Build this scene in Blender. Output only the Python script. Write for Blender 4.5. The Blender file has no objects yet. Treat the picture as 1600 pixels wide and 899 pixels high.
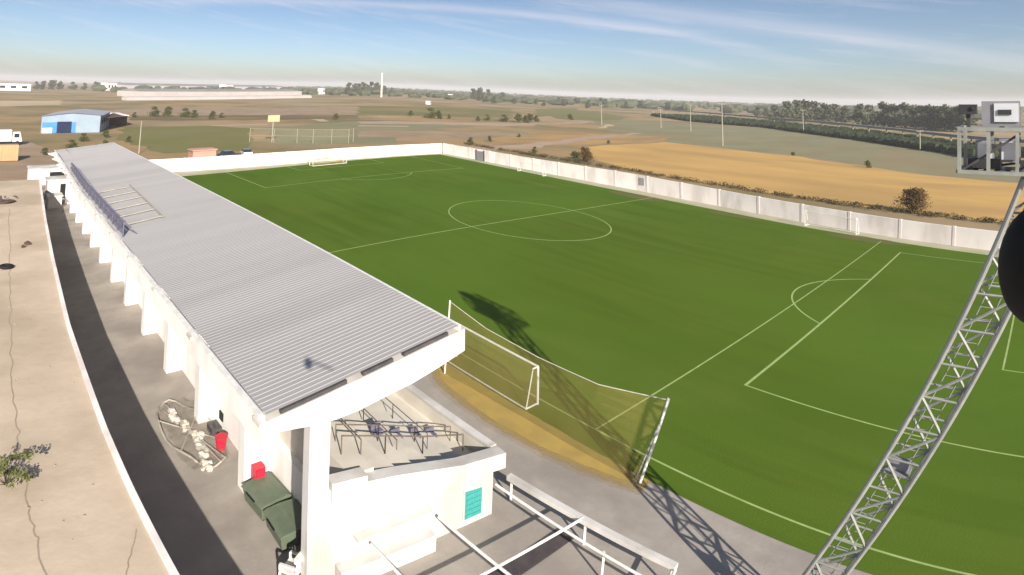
import bpy, math, random
from mathutils import Vector, Matrix
R = math.radians
S = bpy.context.scene
COL = S.collection
random.seed(7)

# ------------------------------------------------------------------ mesh builder
class MB:
    def __init__(s): s.v = []; s.f = []
    def add(s, vs, fs):
        n = len(s.v); s.v += [tuple(v) for v in vs]; s.f += [tuple(i + n for i in f) for f in fs]
    def box(s, x0, x1, y0, y1, z0, z1):
        s.add([(x0,y0,z0),(x1,y0,z0),(x1,y1,z0),(x0,y1,z0),(x0,y0,z1),(x1,y0,z1),(x1,y1,z1),(x0,y1,z1)],
              [(0,3,2,1),(4,5,6,7),(0,1,5,4),(1,2,6,5),(2,3,7,6),(3,0,4,7)])
    def bar(s, p, q, w, h=None, up=(0,0,1)):
        h = h or w; p = Vector(p); q = Vector(q); d = (q-p).normalized(); u = Vector(up)
        if abs(d.dot(u)) > .95: u = Vector((0,1,0))
        a = d.cross(u).normalized(); b = a.cross(d).normalized(); a *= w/2; b *= h/2
        s.add([p-a-b,p+a-b,p+a+b,p-a+b,q-a-b,q+a-b,q+a+b,q-a+b],
              [(0,3,2,1),(4,5,6,7),(0,1,5,4),(1,2,6,5),(2,3,7,6),(3,0,4,7)])
    def tube(s, p, q, r0, r1=None, n=8):
        r1 = r0 if r1 is None else r1
        p = Vector(p); q = Vector(q); d = (q-p).normalized()
        u = Vector((0,0,1)) if abs(d.z) < .95 else Vector((0,1,0))
        a = d.cross(u).normalized(); b = a.cross(d)
        vs = []
        for c, r in ((p, r0), (q, r1)):
            for i in range(n):
                t = 2*math.pi*i/n; vs.append(c + a*math.cos(t)*r + b*math.sin(t)*r)
        fs = [(i, (i+1) % n, n+(i+1) % n, n+i) for i in range(n)]
        fs += [tuple(range(n))[::-1], tuple(range(n, 2*n))]
        s.add(vs, fs)
    def prism(s, poly, z0, z1):
        n = len(poly)
        s.add([(x,y,z0) for x,y in poly] + [(x,y,z1) for x,y in poly],
              [tuple(range(n))[::-1], tuple(range(n, 2*n))] + [(i,(i+1)%n,n+(i+1)%n,n+i) for i in range(n)])
    def extr(s, prof, p0, p1, axis='y'):
        # profile (a,z) swept along an axis from p0 to p1
        n = len(prof)
        if axis == 'y': vs = [(a,p0,z) for a,z in prof] + [(a,p1,z) for a,z in prof]
        else: vs = [(p0,a,z) for a,z in prof] + [(p1,a,z) for a,z in prof]
        s.add(vs, [tuple(range(n)), tuple(range(n,2*n))[::-1]] + [(i,n+i,n+(i+1)%n,(i+1)%n) for i in range(n)])
    def sheet(s, poly, z):
        s.add([(x,y,z) for x,y in poly], [tuple(range(len(poly)))])
    def blob(s, c, rx, ry, rz, nu=12, nv=8, j=0.0, rnd=random):
        vs = [(c[0],c[1],c[2]-rz)]
        for i in range(1, nv):
            t = math.pi*i/nv
            for k in range(nu):
                p = 2*math.pi*k/nu; m = 1 + rnd.uniform(-j, j)
                vs.append((c[0]+rx*m*math.sin(t)*math.cos(p), c[1]+ry*m*math.sin(t)*math.sin(p), c[2]-rz*m*math.cos(t)))
        vs.append((c[0],c[1],c[2]+rz)); L = len(vs)-1
        fs = [(0, 1+(k+1)%nu, 1+k) for k in range(nu)]
        for i in range(nv-2):
            for k in range(nu):
                a = 1+i*nu; fs.append((a+k, a+(k+1)%nu, a+nu+(k+1)%nu, a+nu+k))
        a = 1+(nv-2)*nu; fs += [(a+k, a+(k+1)%nu, L) for k in range(nu)]
        s.add(vs, fs)
    def leaves(s, c, rx, ry, rz, n, size, rnd=random, shell=.35):
        c = Vector(c)
        for _ in range(n):
            d = Vector((rnd.gauss(0,1), rnd.gauss(0,1), rnd.gauss(0,1))).normalized()
            m = rnd.uniform(shell, 1.0)
            p = c + Vector((d.x*rx*m, d.y*ry*m, d.z*rz*m))
            a = Vector((rnd.gauss(0,1), rnd.gauss(0,1), rnd.gauss(0,1))).normalized()
            b = a.orthogonal().normalized(); b = Matrix.Rotation(rnd.uniform(0,6.28), 3, a) @ b
            e = a.cross(b); sz = size*rnd.uniform(.6, 1.4)
            s.add([p-b*sz, p+e*sz*.6, p+b*sz, p-e*sz*.6], [(0,1,2,3)])
    def mesh(s, name, m, smooth=False):
        me = bpy.data.meshes.new(name); me.from_pydata(s.v, [], s.f); me.materials.append(m); me.update()
        if smooth: me.shade_smooth()
        return me
    def build(s, name, m, parent=None, smooth=False):
        o = bpy.data.objects.new(name, s.mesh(name, m, smooth)); COL.objects.link(o)
        if parent:
            o.parent = parent; o.matrix_parent_inverse = parent.matrix_basis.inverted()
        return o

def tag(o, label=None, cat=None, group=None, kind=None):
    for k, v in (('label',label),('category',cat),('group',group),('kind',kind)):
        if v: o[k] = v
    return o
def thing(name, label, cat, loc=(0,0,0), group=None, rz=0):
    o = bpy.data.objects.new(name, None); COL.objects.link(o); o.location = loc; o.rotation_euler = (0,0,rz)
    o.empty_display_size = .2
    bpy.context.view_layer.update()
    return tag(o, label, cat, group)
def copy_tree(o, loc, rz=0, scale=None, label=None, group=None):
    c = o.copy(); COL.objects.link(c); c.location = loc; c.rotation_euler = (0,0,rz)
    if scale: c.scale = scale if hasattr(scale,'__len__') else (scale,)*3
    if label: c['label'] = label
    if group: c['group'] = group
    for ch in o.children:
        d = ch.copy(); COL.objects.link(d); d.parent = c
        for g in ch.children:
            e = g.copy(); COL.objects.link(e); e.parent = d
    return c
def struct(name, mb, m): return tag(mb.build(name, m), kind='structure')

# ------------------------------------------------------------------ materials
def mat(name, c1, c2=None, scale=1.0, rough=.85, detail=6, c3=None, scale3=.1, lo=.35, hi=.65, bump=0, bscale=None, spec=.3, stretch=None, amt3=.6, metal=0):
    m = bpy.data.materials.new(name); m.use_nodes = True; nt = m.node_tree; N = nt.nodes; L = nt.links
    b = N['Principled BSDF']; b.inputs['Roughness'].default_value = rough
    b.inputs['Specular IOR Level'].default_value = spec; b.inputs['Metallic'].default_value = metal
    rgb = lambda c: (c[0],c[1],c[2],1)
    tc = N.new('ShaderNodeTexCoord'); src = tc.outputs['Object']
    if stretch:
        mp = N.new('ShaderNodeMapping'); mp.inputs['Scale'].default_value = stretch; L.new(src, mp.inputs[0]); src = mp.outputs[0]
    if c2 is None: c2 = tuple(x*.88 for x in c1)
    nz = N.new('ShaderNodeTexNoise'); nz.inputs['Scale'].default_value = scale; nz.inputs['Detail'].default_value = detail; nz.inputs['Roughness'].default_value = .62
    L.new(src, nz.inputs['Vector'])
    mr = N.new('ShaderNodeMapRange'); mr.inputs[1].default_value = lo; mr.inputs[2].default_value = hi; L.new(nz.outputs['Fac'], mr.inputs[0])
    mx = N.new('ShaderNodeMix'); mx.data_type = 'RGBA'; mx.inputs[6].default_value = rgb(c1); mx.inputs[7].default_value = rgb(c2)
    L.new(mr.outputs[0], mx.inputs[0]); out = mx.outputs[2]
    if c3:
        n3 = N.new('ShaderNodeTexNoise'); n3.inputs['Scale'].default_value = scale3; n3.inputs['Detail'].default_value = 5; L.new(src, n3.inputs['Vector'])
        m3 = N.new('ShaderNodeMapRange'); m3.inputs[1].default_value = .48; m3.inputs[2].default_value = .62; m3.inputs[4].default_value = amt3; L.new(n3.outputs['Fac'], m3.inputs[0])
        x3 = N.new('ShaderNodeMix'); x3.data_type = 'RGBA'; x3.inputs[7].default_value = rgb(c3); L.new(out, x3.inputs[6]); L.new(m3.outputs[0], x3.inputs[0]); out = x3.outputs[2]
    L.new(out, b.inputs['Base Color'])
    if bump:
        nb = N.new('ShaderNodeTexNoise'); nb.inputs['Scale'].default_value = bscale or scale*4; nb.inputs['Detail'].default_value = 4; L.new(tc.outputs['Object'], nb.inputs['Vector'])
        bp = N.new('ShaderNodeBump'); bp.inputs['Strength'].default_value = bump; bp.inputs['Distance'].default_value = .05; L.new(nb.outputs['Fac'], bp.inputs['Height']); L.new(bp.outputs[0], b.inputs['Normal'])
    return m
M = {}
M['white'] = mat('white_paint', (.64,.615,.585), (.53,.505,.475), .9, .7, c3=(.34,.31,.275), scale3=.55, amt3=.6, bump=.08, stretch=(1,1,.28))
M['limewash'] = mat('lime_washed_wall', (.86,.84,.81), (.78,.755,.72), .9, .8, c3=(.60,.565,.52), scale3=.55, amt3=.5, bump=.08, stretch=(1,1,.28))
M['whitew'] = mat('white_wall_paint', (.84,.77,.74), (.74,.67,.64), .5, .85, c3=(.56,.50,.46), scale3=.5, amt3=.5, bump=.1, stretch=(1,1,.35))
M['pilaster'] = mat('wall_post_concrete', (.72,.66,.63), (.62,.56,.53), 1.2, .9)
M['whitesteel'] = mat('white_steel', (.78,.77,.74), (.62,.60,.57), 3, .5)
M['roof'] = mat('roof_sheet', (.36,.343,.338), (.335,.319,.314), .9, .55, c3=(.25,.237,.23), scale3=.35, amt3=.3, spec=.4, stretch=(.06,1,1))
M['roofdark'] = mat('dark_steel', (.05,.05,.055), (.09,.08,.08), 3, .6)
M['concrete'] = mat('paving_concrete', (.36,.32,.28), (.29,.258,.226), .8, .9, c3=(.23,.20,.178), scale3=.22, amt3=.65, bump=.15, bscale=6)
M['raised'] = mat('raised_pavement', (.57,.46,.345), (.48,.385,.285), .45, .92, c3=(.37,.295,.21), scale3=.16, amt3=.7, bump=.25, bscale=3)
M['crack'] = mat('joint_dirt', (.29,.23,.17), (.36,.29,.215), 2, .95)
M['terrace'] = mat('terrace_concrete', (.62,.575,.50), (.53,.49,.425), .8, .9, c3=(.42,.385,.335), scale3=.4, amt3=.5, bump=.1)
M['line'] = mat('pitch_line_paint', (.34,.42,.16), (.25,.34,.10), 1.5, .9)
M['verge'] = mat('verge_concrete', (.40,.37,.27), (.34,.33,.22), .5, .9, c3=(.26,.28,.14), scale3=.15)
M['sandstrip'] = mat('ochre_sand', (.40,.275,.065), (.34,.245,.075), 1.3, .95, c3=(.27,.19,.06), scale3=.5)
M['sandfield'] = mat('straw_field', (.52,.32,.10), (.44,.265,.085), .12, .95, c3=(.33,.205,.07), scale3=.05, stretch=(1,.45,1), bump=.3, bscale=1.5)
M['ground'] = mat('dry_ground', (.31,.205,.095), (.165,.135,.055), .022, .95, c3=(.36,.26,.165), scale3=.010, lo=.42, hi=.58, detail=9, bump=.3, bscale=.6)
M['dirt'] = mat('dirt', (.31,.215,.135), (.23,.165,.105), .15, .95, c3=(.33,.25,.165), scale3=.06, bump=.4, bscale=1)
M['track'] = mat('dirt_track', (.38,.28,.20), (.32,.23,.16), .1, .95)
M['greenfield'] = mat('green_field', (.135,.135,.03), (.165,.145,.045), .07, .95, c3=(.18,.15,.07), scale3=.03, bump=.3, bscale=1)
M['scrub'] = mat('scrub_field', (.225,.205,.115), (.17,.165,.085), .05, .95, c3=(.24,.17,.085), scale3=.035, bump=.3, bscale=1, stretch=(.6,1.4,1))
M['worn'] = mat('worn_turf', (.125,.095,.03), (.085,.095,.015), 1.2, 1, c3=(.07,.10,.012), scale3=.5, amt3=.8)
M['straw2'] = mat('ochre_verge', (.40,.25,.09), (.30,.19,.08), .08, .95, c3=(.22,.15,.075), scale3=.06, stretch=(.5,1.5,1))
M['olive'] = mat('olive_field', (.17,.14,.04), (.13,.12,.04), .03, .95, c3=(.24,.175,.07), scale3=.02)
M['fallow'] = mat('fallow', (.155,.10,.045), (.10,.085,.035), .06, .95, c3=(.24,.16,.07), scale3=.03)
M['palefield'] = mat('pale_field', (.46,.35,.22), (.40,.30,.19), .02, .95)
M['orchard'] = mat('orchard_leaf', (.014,.024,.006), (.026,.038,.010), .6, .8)
M['leafdark'] = mat('dark_leaf', (.045,.055,.028), (.085,.09,.045), .5, .8)
M['leafmid'] = mat('olive_leaf', (.06,.07,.02), (.09,.085,.03), .8, .8)
M['leafrust'] = mat('rusty_leaf', (.125,.066,.02), (.075,.055,.018), 1.2, .85)
M['leafgreen'] = mat('weed_leaf', (.06,.085,.018), (.12,.12,.035), 4, .8)
M['weeds'] = mat('dry_weed', (.055,.038,.018), (.085,.06,.025), .4, .9)
M['bark'] = mat('bark', (.10,.075,.05), (.06,.045,.03), 3, .9)
M['mast'] = mat('galvanised_steel', (.35,.36,.33), (.26,.265,.25), 2.5, .5, metal=.2)
M['lampbox'] = mat('lamp_housing', (.26,.26,.28), (.21,.21,.23), 2, .45)
M['lampdark'] = mat('dark_lamp', (.035,.035,.04), (.05,.05,.055), 2, .5)
M['lampglass'] = mat('lamp_glass', (.62,.64,.67), (.55,.57,.6), 2, .2, spec=.6)
M['teal'] = mat('teal_paint', (.03,.26,.25), (.05,.32,.30), 4, .6)
M['tealwin'] = mat('teal_shutter', (.06,.30,.27), (.04,.22,.20), 6, .5, stretch=(8,1,1))
M['red'] = mat('red_plastic', (.55,.02,.045), (.45,.02,.04), 3, .5)
M['green'] = mat('green_container', (.135,.165,.115), (.10,.13,.085), 2, .6, c3=(.15,.15,.12), scale3=1.2)
M['black'] = mat('black_rubber', (.008,.008,.009), (.012,.012,.012), 10, .8)
M['void'] = mat('dark_opening', (.012,.012,.014), (.02,.02,.02), 2, .9)
M['blue'] = mat('blue_panel', (.07,.26,.60), (.05,.20,.50), 1, .6)
M['bluedoor'] = mat('dark_blue_opening', (.006,.012,.05), (.01,.02,.07), 1, .7)
M['shedwall'] = mat('shed_wall', (.27,.34,.41), (.23,.29,.36), .3, .7)
M['shedroof'] = mat('shed_roof', (.36,.36,.40), (.31,.31,.35), .2, .6)
M['rust'] = mat('rusty_brown', (.12,.07,.05), (.08,.05,.04), 1, .9)
M['orangec'] = mat('orange_container', (.48,.32,.17), (.42,.27,.14), .6, .8)
M['pink'] = mat('pink_wall', (.50,.28,.22), (.45,.25,.2), .6, .85)
M['ghroof'] = mat('plastic_roof', (.48,.44,.42), (.42,.38,.36), .05, .6)
M['roofgrey'] = mat('grey_far_roof', (.20,.185,.19), (.26,.25,.26), .05, .8)
M['carwhite'] = mat('car_paint_white', (.75,.75,.75), (.7,.7,.7), 1, .3, spec=.5)
M['cardark'] = mat('car_paint_dark', (.03,.03,.035), (.04,.04,.045), 1, .3, spec=.5)
M['glass'] = mat('car_glass', (.02,.025,.03), (.03,.035,.04), 1, .1, spec=.6)
M['pole'] = mat('pole_concrete', (.36,.34,.27), (.30,.28,.22), 2, .9)
M['sign'] = mat('pale_yellow_board', (.50,.42,.25), (.45,.37,.22), 1, .8)
M['rail'] = mat('rusty_rail', (.16,.125,.10), (.10,.08,.07), 4, .7)
M['rope'] = mat('white_net_rope', (.66,.60,.52), (.5,.45,.38), 6, .9)
M['frame'] = mat('goal_frame_dull', (.40,.36,.31), (.3,.27,.23), 3, .7)
M['purple'] = mat('grey_blue_frame', (.15,.145,.20), (.11,.105,.15), 3, .6)
M['mat'] = mat('painted_shade', (.05,.04,.045), (.08,.065,.065), 2, .9)  # dark tone of the shade painted under the cross pipe

def turf_mat():
    m = bpy.data.materials.new('turf'); m.use_nodes = True; nt = m.node_tree; N = nt.nodes; L = nt.links
    b = N['Principled BSDF']; b.inputs['Roughness'].default_value = 1; b.inputs['Specular IOR Level'].default_value = .0
    tc = N.new('ShaderNodeTexCoord')
    def noise(scale, det=5, st=None, rz=0):
        src = tc.outputs['Object']
        if st:
            mp = N.new('ShaderNodeMapping'); mp.inputs['Scale'].default_value = st; mp.inputs['Rotation'].default_value = (0,0,rz); L.new(src, mp.inputs[0]); src = mp.outputs[0]
        n = N.new('ShaderNodeTexNoise'); n.inputs['Scale'].default_value = scale; n.inputs['Detail'].default_value = det; L.new(src, n.inputs['Vector']); return n.outputs['Fac']
    def mr(f, a, c, lo=0, hi=1):
        r = N.new('ShaderNodeMapRange'); r.inputs[1].default_value = a; r.inputs[2].default_value = c; r.inputs[3].default_value = lo; r.inputs[4].default_value = hi; L.new(f, r.inputs[0]); return r.outputs[0]
    def mix(f, a, c):
        x = N.new('ShaderNodeMix'); x.data_type = 'RGBA'; L.new(f, x.inputs[0])
        for i, v in ((6,a),(7,c)):
            if isinstance(v, tuple): x.inputs[i].default_value = (*v,1)
            else: L.new(v, x.inputs[i])
        return x.outputs[2]
    c = mix(mr(noise(.06,6), .38, .62), TURF[0], TURF[1])
    c = mix(mr(noise(.11,4), .5, .68, 0, .55), c, TURF[2])
    msk = mr(noise(.045,2), .42, .60)
    def mul(a, b_):
        x = N.new('ShaderNodeMath'); x.operation = 'MULTIPLY'; L.new(a, x.inputs[0]); L.new(b_, x.inputs[1]); return x.outputs[0]
    c = mix(mul(msk, mr(noise(.55,3,(1,.09,1),R(3)), .48, .60, 0, .55)), c, TURF[3])
    c = mix(mul(msk, mr(noise(.42,3,(1,.10,1),R(3)), .56, .66, 0, .45)), c, TURF[2])
    c = mix(mr(noise(.022,3), .44, .6, 0, .35), c, (.088,.112,.013))
    c = mix(mr(noise(9,3), .3, .7, 0, .35), c, TURF[1])
    L.new(c, b.inputs['Base Color'])
    bp = N.new('ShaderNodeBump'); bp.inputs['Strength'].default_value = .3; bp.inputs['Distance'].default_value = .03
    L.new(noise(14,4), bp.inputs['Height']); L.new(bp.outputs[0], b.inputs['Normal'])
    return m
TURF = [(.085,.146,.018), (.070,.124,.015), (.108,.156,.026), (.050,.088,.010)]
M['turf'] = turf_mat()

def net_mat(name, col, alpha):
    m = bpy.data.materials.new(name); m.use_nodes = True; nt = m.node_tree; N = nt.nodes; L = nt.links
    b = N['Principled BSDF']; b.inputs['Base Color'].default_value = (*col,1); b.inputs['Roughness'].default_value = .9
    tc = N.new('ShaderNodeTexCoord'); n = N.new('ShaderNodeTexNoise'); n.inputs['Scale'].default_value = .5; L.new(tc.outputs['Object'], n.inputs['Vector'])
    r = N.new('ShaderNodeMapRange'); r.inputs[1].default_value = .3; r.inputs[2].default_value = .7; r.inputs[3].default_value = alpha*.8; r.inputs[4].default_value = alpha*1.2
    L.new(n.outputs['Fac'], r.inputs[0]); L.new(r.outputs[0], b.inputs['Alpha'])
    return m
M['net'] = net_mat('ball_stop_mesh', (.26,.215,.055), .36)
M['goalnet2'] = net_mat('faint_goal_mesh', (.6,.58,.5), .07)
M['goalnet'] = net_mat('goal_mesh', (.40,.30,.12), .22)

# ------------------------------------------------------------------ world, sun, camera
SUN_DIR = Vector((-.385*math.cos(R(25.7)), -.923*math.cos(R(25.7)), math.sin(R(25.7))))
w = bpy.data.worlds.new('World'); S.world = w; w.use_nodes = True
nt = w.node_tree; N = nt.nodes; L = nt.links; bg = N['Background']
def math_node(op, a, b=None, c=None):
    n = N.new('ShaderNodeMath'); n.operation = op
    for i, v in enumerate((a, b, c)):
        if v is None: continue
        if isinstance(v, (int, float)): n.inputs[i].default_value = v
        else: L.new(v, n.inputs[i])
    return n.outputs[0]
tc = N.new('ShaderNodeTexCoord'); sep = N.new('ShaderNodeSeparateXYZ'); L.new(tc.outputs['Generated'], sep.inputs[0])
sky = N.new('ShaderNodeTexSky'); sky.sky_type = 'NISHITA'; sky.sun_disc = False
sky.sun_elevation = R(25.7); sky.sun_rotation = math.atan2(SUN_DIR.x, SUN_DIR.y)
sky.air_density = 1.0; sky.dust_density = 2.0; sky.ozone_density = 2.2; sky.altitude = 50
comb = N.new('ShaderNodeCombineXYZ'); L.new(sep.outputs[0], comb.inputs[0]); L.new(sep.outputs[1], comb.inputs[1])
L.new(math_node('MULTIPLY', sep.outputs[2], 1.75), comb.inputs[2])
nrm = N.new('ShaderNodeVectorMath'); nrm.operation = 'NORMALIZE'; L.new(comb.outputs[0], nrm.inputs[0]); L.new(nrm.outputs[0], sky.inputs[0])
# thin cirrus bands, laid out in azimuth and elevation of the real sky
az = math_node('MULTIPLY', math_node('ARCTAN2', sep.outputs[0], sep.outputs[1]), 57.2958)
el = math_node('MULTIPLY', math_node('ARCSINE', sep.outputs[2]), 57.2958)
cv = N.new('ShaderNodeCombineXYZ'); L.new(math_node('MULTIPLY', az, .05), cv.inputs[0]); L.new(math_node('ADD', math_node('MULTIPLY', el, .55), math_node('MULTIPLY', az, .09)), cv.inputs[1])
cn = N.new('ShaderNodeTexNoise'); cn.inputs['Scale'].default_value = 1.6; cn.inputs['Detail'].default_value = 7; cn.inputs['Roughness'].default_value = .6; L.new(cv.outputs[0], cn.inputs['Vector'])
def band(k0, k1, k2, wd, a0, a1):
    line = math_node('ADD', math_node('ADD', math_node('MULTIPLY', az, k1), k0), math_node('MULTIPLY', math_node('MULTIPLY', az, az), k2))
    d = math_node('ADD', math_node('SUBTRACT', el, line), math_node('MULTIPLY', math_node('SUBTRACT', cn.outputs['Fac'], .5), .9))
    g = math_node('POWER', 2.718, math_node('MULTIPLY', math_node('MULTIPLY', d, d), -1/(wd*wd)))
    r = N.new('ShaderNodeMapRange'); r.interpolation_type = 'SMOOTHSTEP'; r.inputs[1].default_value = a0; r.inputs[2].default_value = a0+12; L.new(az, r.inputs[0])
    r2 = N.new('ShaderNodeMapRange'); r2.interpolation_type = 'SMOOTHSTEP'; r2.inputs[1].default_value = a1; r2.inputs[2].default_value = a1-10; L.new(az, r2.inputs[0])
    return math_node('MULTIPLY', g, math_node('MULTIPLY', r.outputs[0], r2.outputs[0]))
b1 = band(6.0, .205, -.00312, .45, 5, 72)
b2 = band(17.0, -.09, -.00078, .75, 50, 98)
wisp = N.new('ShaderNodeMapRange'); wisp.inputs[1].default_value = .50; wisp.inputs[2].default_value = .78; wisp.inputs[4].default_value = .30; L.new(cn.outputs['Fac'], wisp.inputs[0])
cf = math_node('MINIMUM', math_node('ADD', math_node('ADD', math_node('MULTIPLY', b1, .30), math_node('MULTIPLY', b2, .27)), wisp.outputs[0]), .75)
mx = N.new('ShaderNodeMix'); mx.data_type = 'RGBA'; L.new(cf, mx.inputs[0]); L.new(sky.outputs[0], mx.inputs[6]); mx.inputs[7].default_value = (6.6,6.2,6.7,1)
L.new(mx.outputs[2], bg.inputs[0]); bg.inputs[1].default_value = .075

sd = bpy.data.lights.new('sun', 'SUN'); sd.energy = 4.5; sd.angle = R(.5); sd.color = (1,.93,.82)
so = bpy.data.objects.new('sun', sd); COL.objects.link(so); so.rotation_euler = SUN_DIR.to_track_quat('Z','Y').to_euler(); so.location = (-60,-80,80)

CAM = Vector((-52.78517, -42.69696, 14.82595))
yaw, pitch, roll = .62824796, .09245472, .03025557
fw = Vector((math.sin(yaw)*math.cos(pitch), math.cos(yaw)*math.cos(pitch), math.sin(pitch)))
rt = Vector((math.cos(yaw), -math.sin(yaw), 0)); up = rt.cross(fw)
r2 = rt*math.cos(roll) + up*math.sin(roll); u2 = -rt*math.sin(roll) + up*math.cos(roll)
cd = bpy.data.cameras.new('camera'); co = bpy.data.objects.new('camera', cd); COL.objects.link(co); S.camera = co
co.matrix_world = Matrix((( r2.x,u2.x,-fw.x,CAM.x),(r2.y,u2.y,-fw.y,CAM.y),(r2.z,u2.z,-fw.z,CAM.z),(0,0,0,1)))
cd.type = 'PANO'; cd.panorama_type = 'FISHEYE_LENS_POLYNOMIAL'; cd.fisheye_fov = R(178)
cd.sensor_fit = 'HORIZONTAL'; cd.sensor_width = 36
cd.fisheye_polynomial_k0 = 0
(cd.fisheye_polynomial_k1, cd.fisheye_polynomial_k2, cd.fisheye_polynomial_k3, cd.fisheye_polynomial_k4) = (-0.05891591805879501, 0.0011686544512336076, -1.2746536835668282e-05, -1.7881748406826936e-07)
cd.shift_x = .1241698; cd.shift_y = -.4299748
cd.clip_start = .05; cd.clip_end = 40000
vs = S.view_settings; vs.view_transform = 'Standard'; vs.look = 'None'; vs.exposure = 0.9; vs.gamma = 1; vs.use_curve_mapping = False

# ------------------------------------------------------------------ the setting
g = MB(); rings = [0,60,150,320,700,1500,3200,6000,9000]; nseg = 48
g.v = [(0,0,-.03)]
for r in rings[1:]:
    for k in range(nseg): t = 2*math.pi*k/nseg; g.v.append((r*math.cos(t), r*math.sin(t), -.03))
for k in range(nseg): g.f.append((0, 1+k, 1+(k+1)%nseg))
for i in range(len(rings)-2):
    a = 1+i*nseg
    for k in range(nseg): g.f.append((a+k, a+nseg+k, a+nseg+(k+1)%nseg, a+(k+1)%nseg))
struct('ground', g, M['ground'])

EDGE = [(-46.6,45),(-47.29,31.31),(-47.66,22.84),(-48.25,10),(-48.69,-1.91),(-49.02,-13.39),(-49.03,-22.73),(-48.97,-26),(-48.85,-30),(-48.5,-45),(-48.2,-75)]
s = MB(); s.sheet([(x,y) for x,y in EDGE][::-1] + [(-31.2,45),(-31.2,-75)][0:1] + [(-31.2,-75)], .004); struct('lane_paving', s, M['concrete'])
s = MB(); s.sheet([(-60,112),(-44,112),(-38,70),(-30,52),(-46.5,45.2),(-70,45.2)], .0); struct('dirt_yard', s, M['dirt'])
# raised pavement west of the lane: a terrace of earth 3.5 m up with a ramp at its far end
PH = 3.5
inner = [(x-.132, y) for x, y in EDGE[1:]]
s = MB(); n = len(inner)
for i in range(n-1):
    (x0,y0),(x1,y1) = inner[i], inner[i+1]
    s.add([(-95,y0,PH),(x0,y0,PH),(x1,y1,PH),(-95,y1,PH)], [(0,3,2,1)])
    s.add([(x0,y0,PH),(x0,y0,-.03),(x1,y1,-.03),(x1,y1,PH)], [(0,1,2,3)])
s.add([(-95,inner[0][1],PH),(inner[0][0],inner[0][1],PH),(-47.2,47,-.02),(-95,47,-.02)], [(0,1,2,3)])
s.add([(inner[0][0],inner[0][1],PH),(inner[0][0],inner[0][1],-.03),(-47.2,47,-.02)], [(0,1,2)])
struct('raised_pavement', s, M['raised'])
def strip(mb, pts, wd, z):
    for (x0,y0),(x1,y1) in zip(pts, pts[1:]):
        d = Vector((x1-x0, y1-y0)); nn = Vector((-d.y, d.x)).normalized()*wd/2
        mb.add([(x0-nn.x,y0-nn.y,z),(x1-nn.x,y1-nn.y,z),(x1+nn.x,y1+nn.y,z),(x0+nn.x,y0+nn.y,z)], [(0,1,2,3)])
def wob(pts, k=3, j=.05):
    out = []
    for (x0,y0),(x1,y1) in zip(pts, pts[1:]):
        for i in range(k): t = i/k; out.append((x0+(x1-x0)*t+random.uniform(-j,j), y0+(y1-y0)*t+random.uniform(-j,j)))
    return out + [pts[-1]]
s = MB(); strip(s, wob([(-50.65,15.76),(-51.03,-.06),(-51.3,-9.66),(-51.49,-15.88),(-51.59,-21.36),(-51.61,-24.98),(-51.6,-27.38),(-51.5,-33)], 12, .07), .045, PH+.004)
strip(s, wob([(-49.25,-27.75),(-49.6,-28.6),(-49.93,-29.27),(-50.4,-30.6)], 5, .03), .035, PH+.005)
struct('pavement_joint', s, M['crack'])

WALLX = [(31.6,48.6),(32.1,36),(32.6,19),(32.6,4.5),(31.5,-8.2),(29.6,-19.4),(28.1,-29),(27.0,-38),(25.6,-50),(24,-62)]
TURFX = [(29.4,47.4),(29.4,32),(29.4,16),(29.2,2),(28.0,-10),(26.5,-20),(25.4,-30),(24.3,-38),(22.9,-50),(21.5,-62)]
s = MB(); s.sheet(WALLX + [(-31.3,-62),(-31.3,51.6)], .0); struct('verge', s, M['verge'])
s = MB(); s.sheet(TURFX + [(-31.3,-62),(-31.3,46.8)], .02)
struct('pitch_turf', s, M['turf'])
# pitch markings
s = MB(); LW = .12; z = .026
w_, l_ = 29.89, 47.19
def ln(a, b, wd=LW, zz=z): strip(s, [a, b], wd, zz)
def arc(cx, cy, r, a0, a1, n=64, zz=z):
    strip(s, [(cx+r*math.cos(a0+(a1-a0)*i/n), cy+r*math.sin(a0+(a1-a0)*i/n)) for i in range(n+1)], LW, zz)
ln((-w_,46.9),(-w_,-62))
ln((-w_+.06,0),(28.6,0), .12, z+.002); arc(0,0,9.15,0,2*math.pi,96)
for sg in (1,-1):
    yb, yp, yg = sg*l_, sg*(l_-16.5), sg*(l_-5.5)
    if sg > 0: yb = 46.9
    ln((-20.22,yp),(20.22,yp), .14, z+.002); ln((-20.16,yp),(-20.16,yb)); ln((20.16,yp),(20.16,yb))
    ln((-9.22,yg),(9.22,yg), .12, z+.002); ln((-9.16,yg),(-9.16,yb)); ln((9.16,yg),(9.16,yb))
    a0 = math.acos(5.5/9.15); c = -math.pi/2*sg
    arc(0, sg*(l_-11), 9.15, c-a0, c+a0, 32)
ln((-w_+.06,-28.07),(24.8,-28.07), .09, z+.004)
ln((-30,-47.19),(23,-47.19))
struct('pitch_markings', s, M['line'])
rnd = random.Random(17); oc = [(-31.9,-19.6),(-32.8,-21.2),(-33.1,-24.6),(-32.85,-27.6),(-32.25,-30.2),(-31.75,-31.5),(-31.35,-31.4),(-31.3,-26.3),(-31.35,-22),(-31.4,-19.6)]
op = []
for (x0,y0),(x1,y1) in zip(oc, oc[1:]+oc[:1]):
    for k in range(12): t = k/12; op.append((x0+(x1-x0)*t+rnd.uniform(-.04,.04), y0+(y1-y0)*t+rnd.uniform(-.05,.05)))
s = MB(); s.sheet(op, .028)
tag(s.build('ochre_sand', M['sandstrip']), kind='structure')
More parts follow.
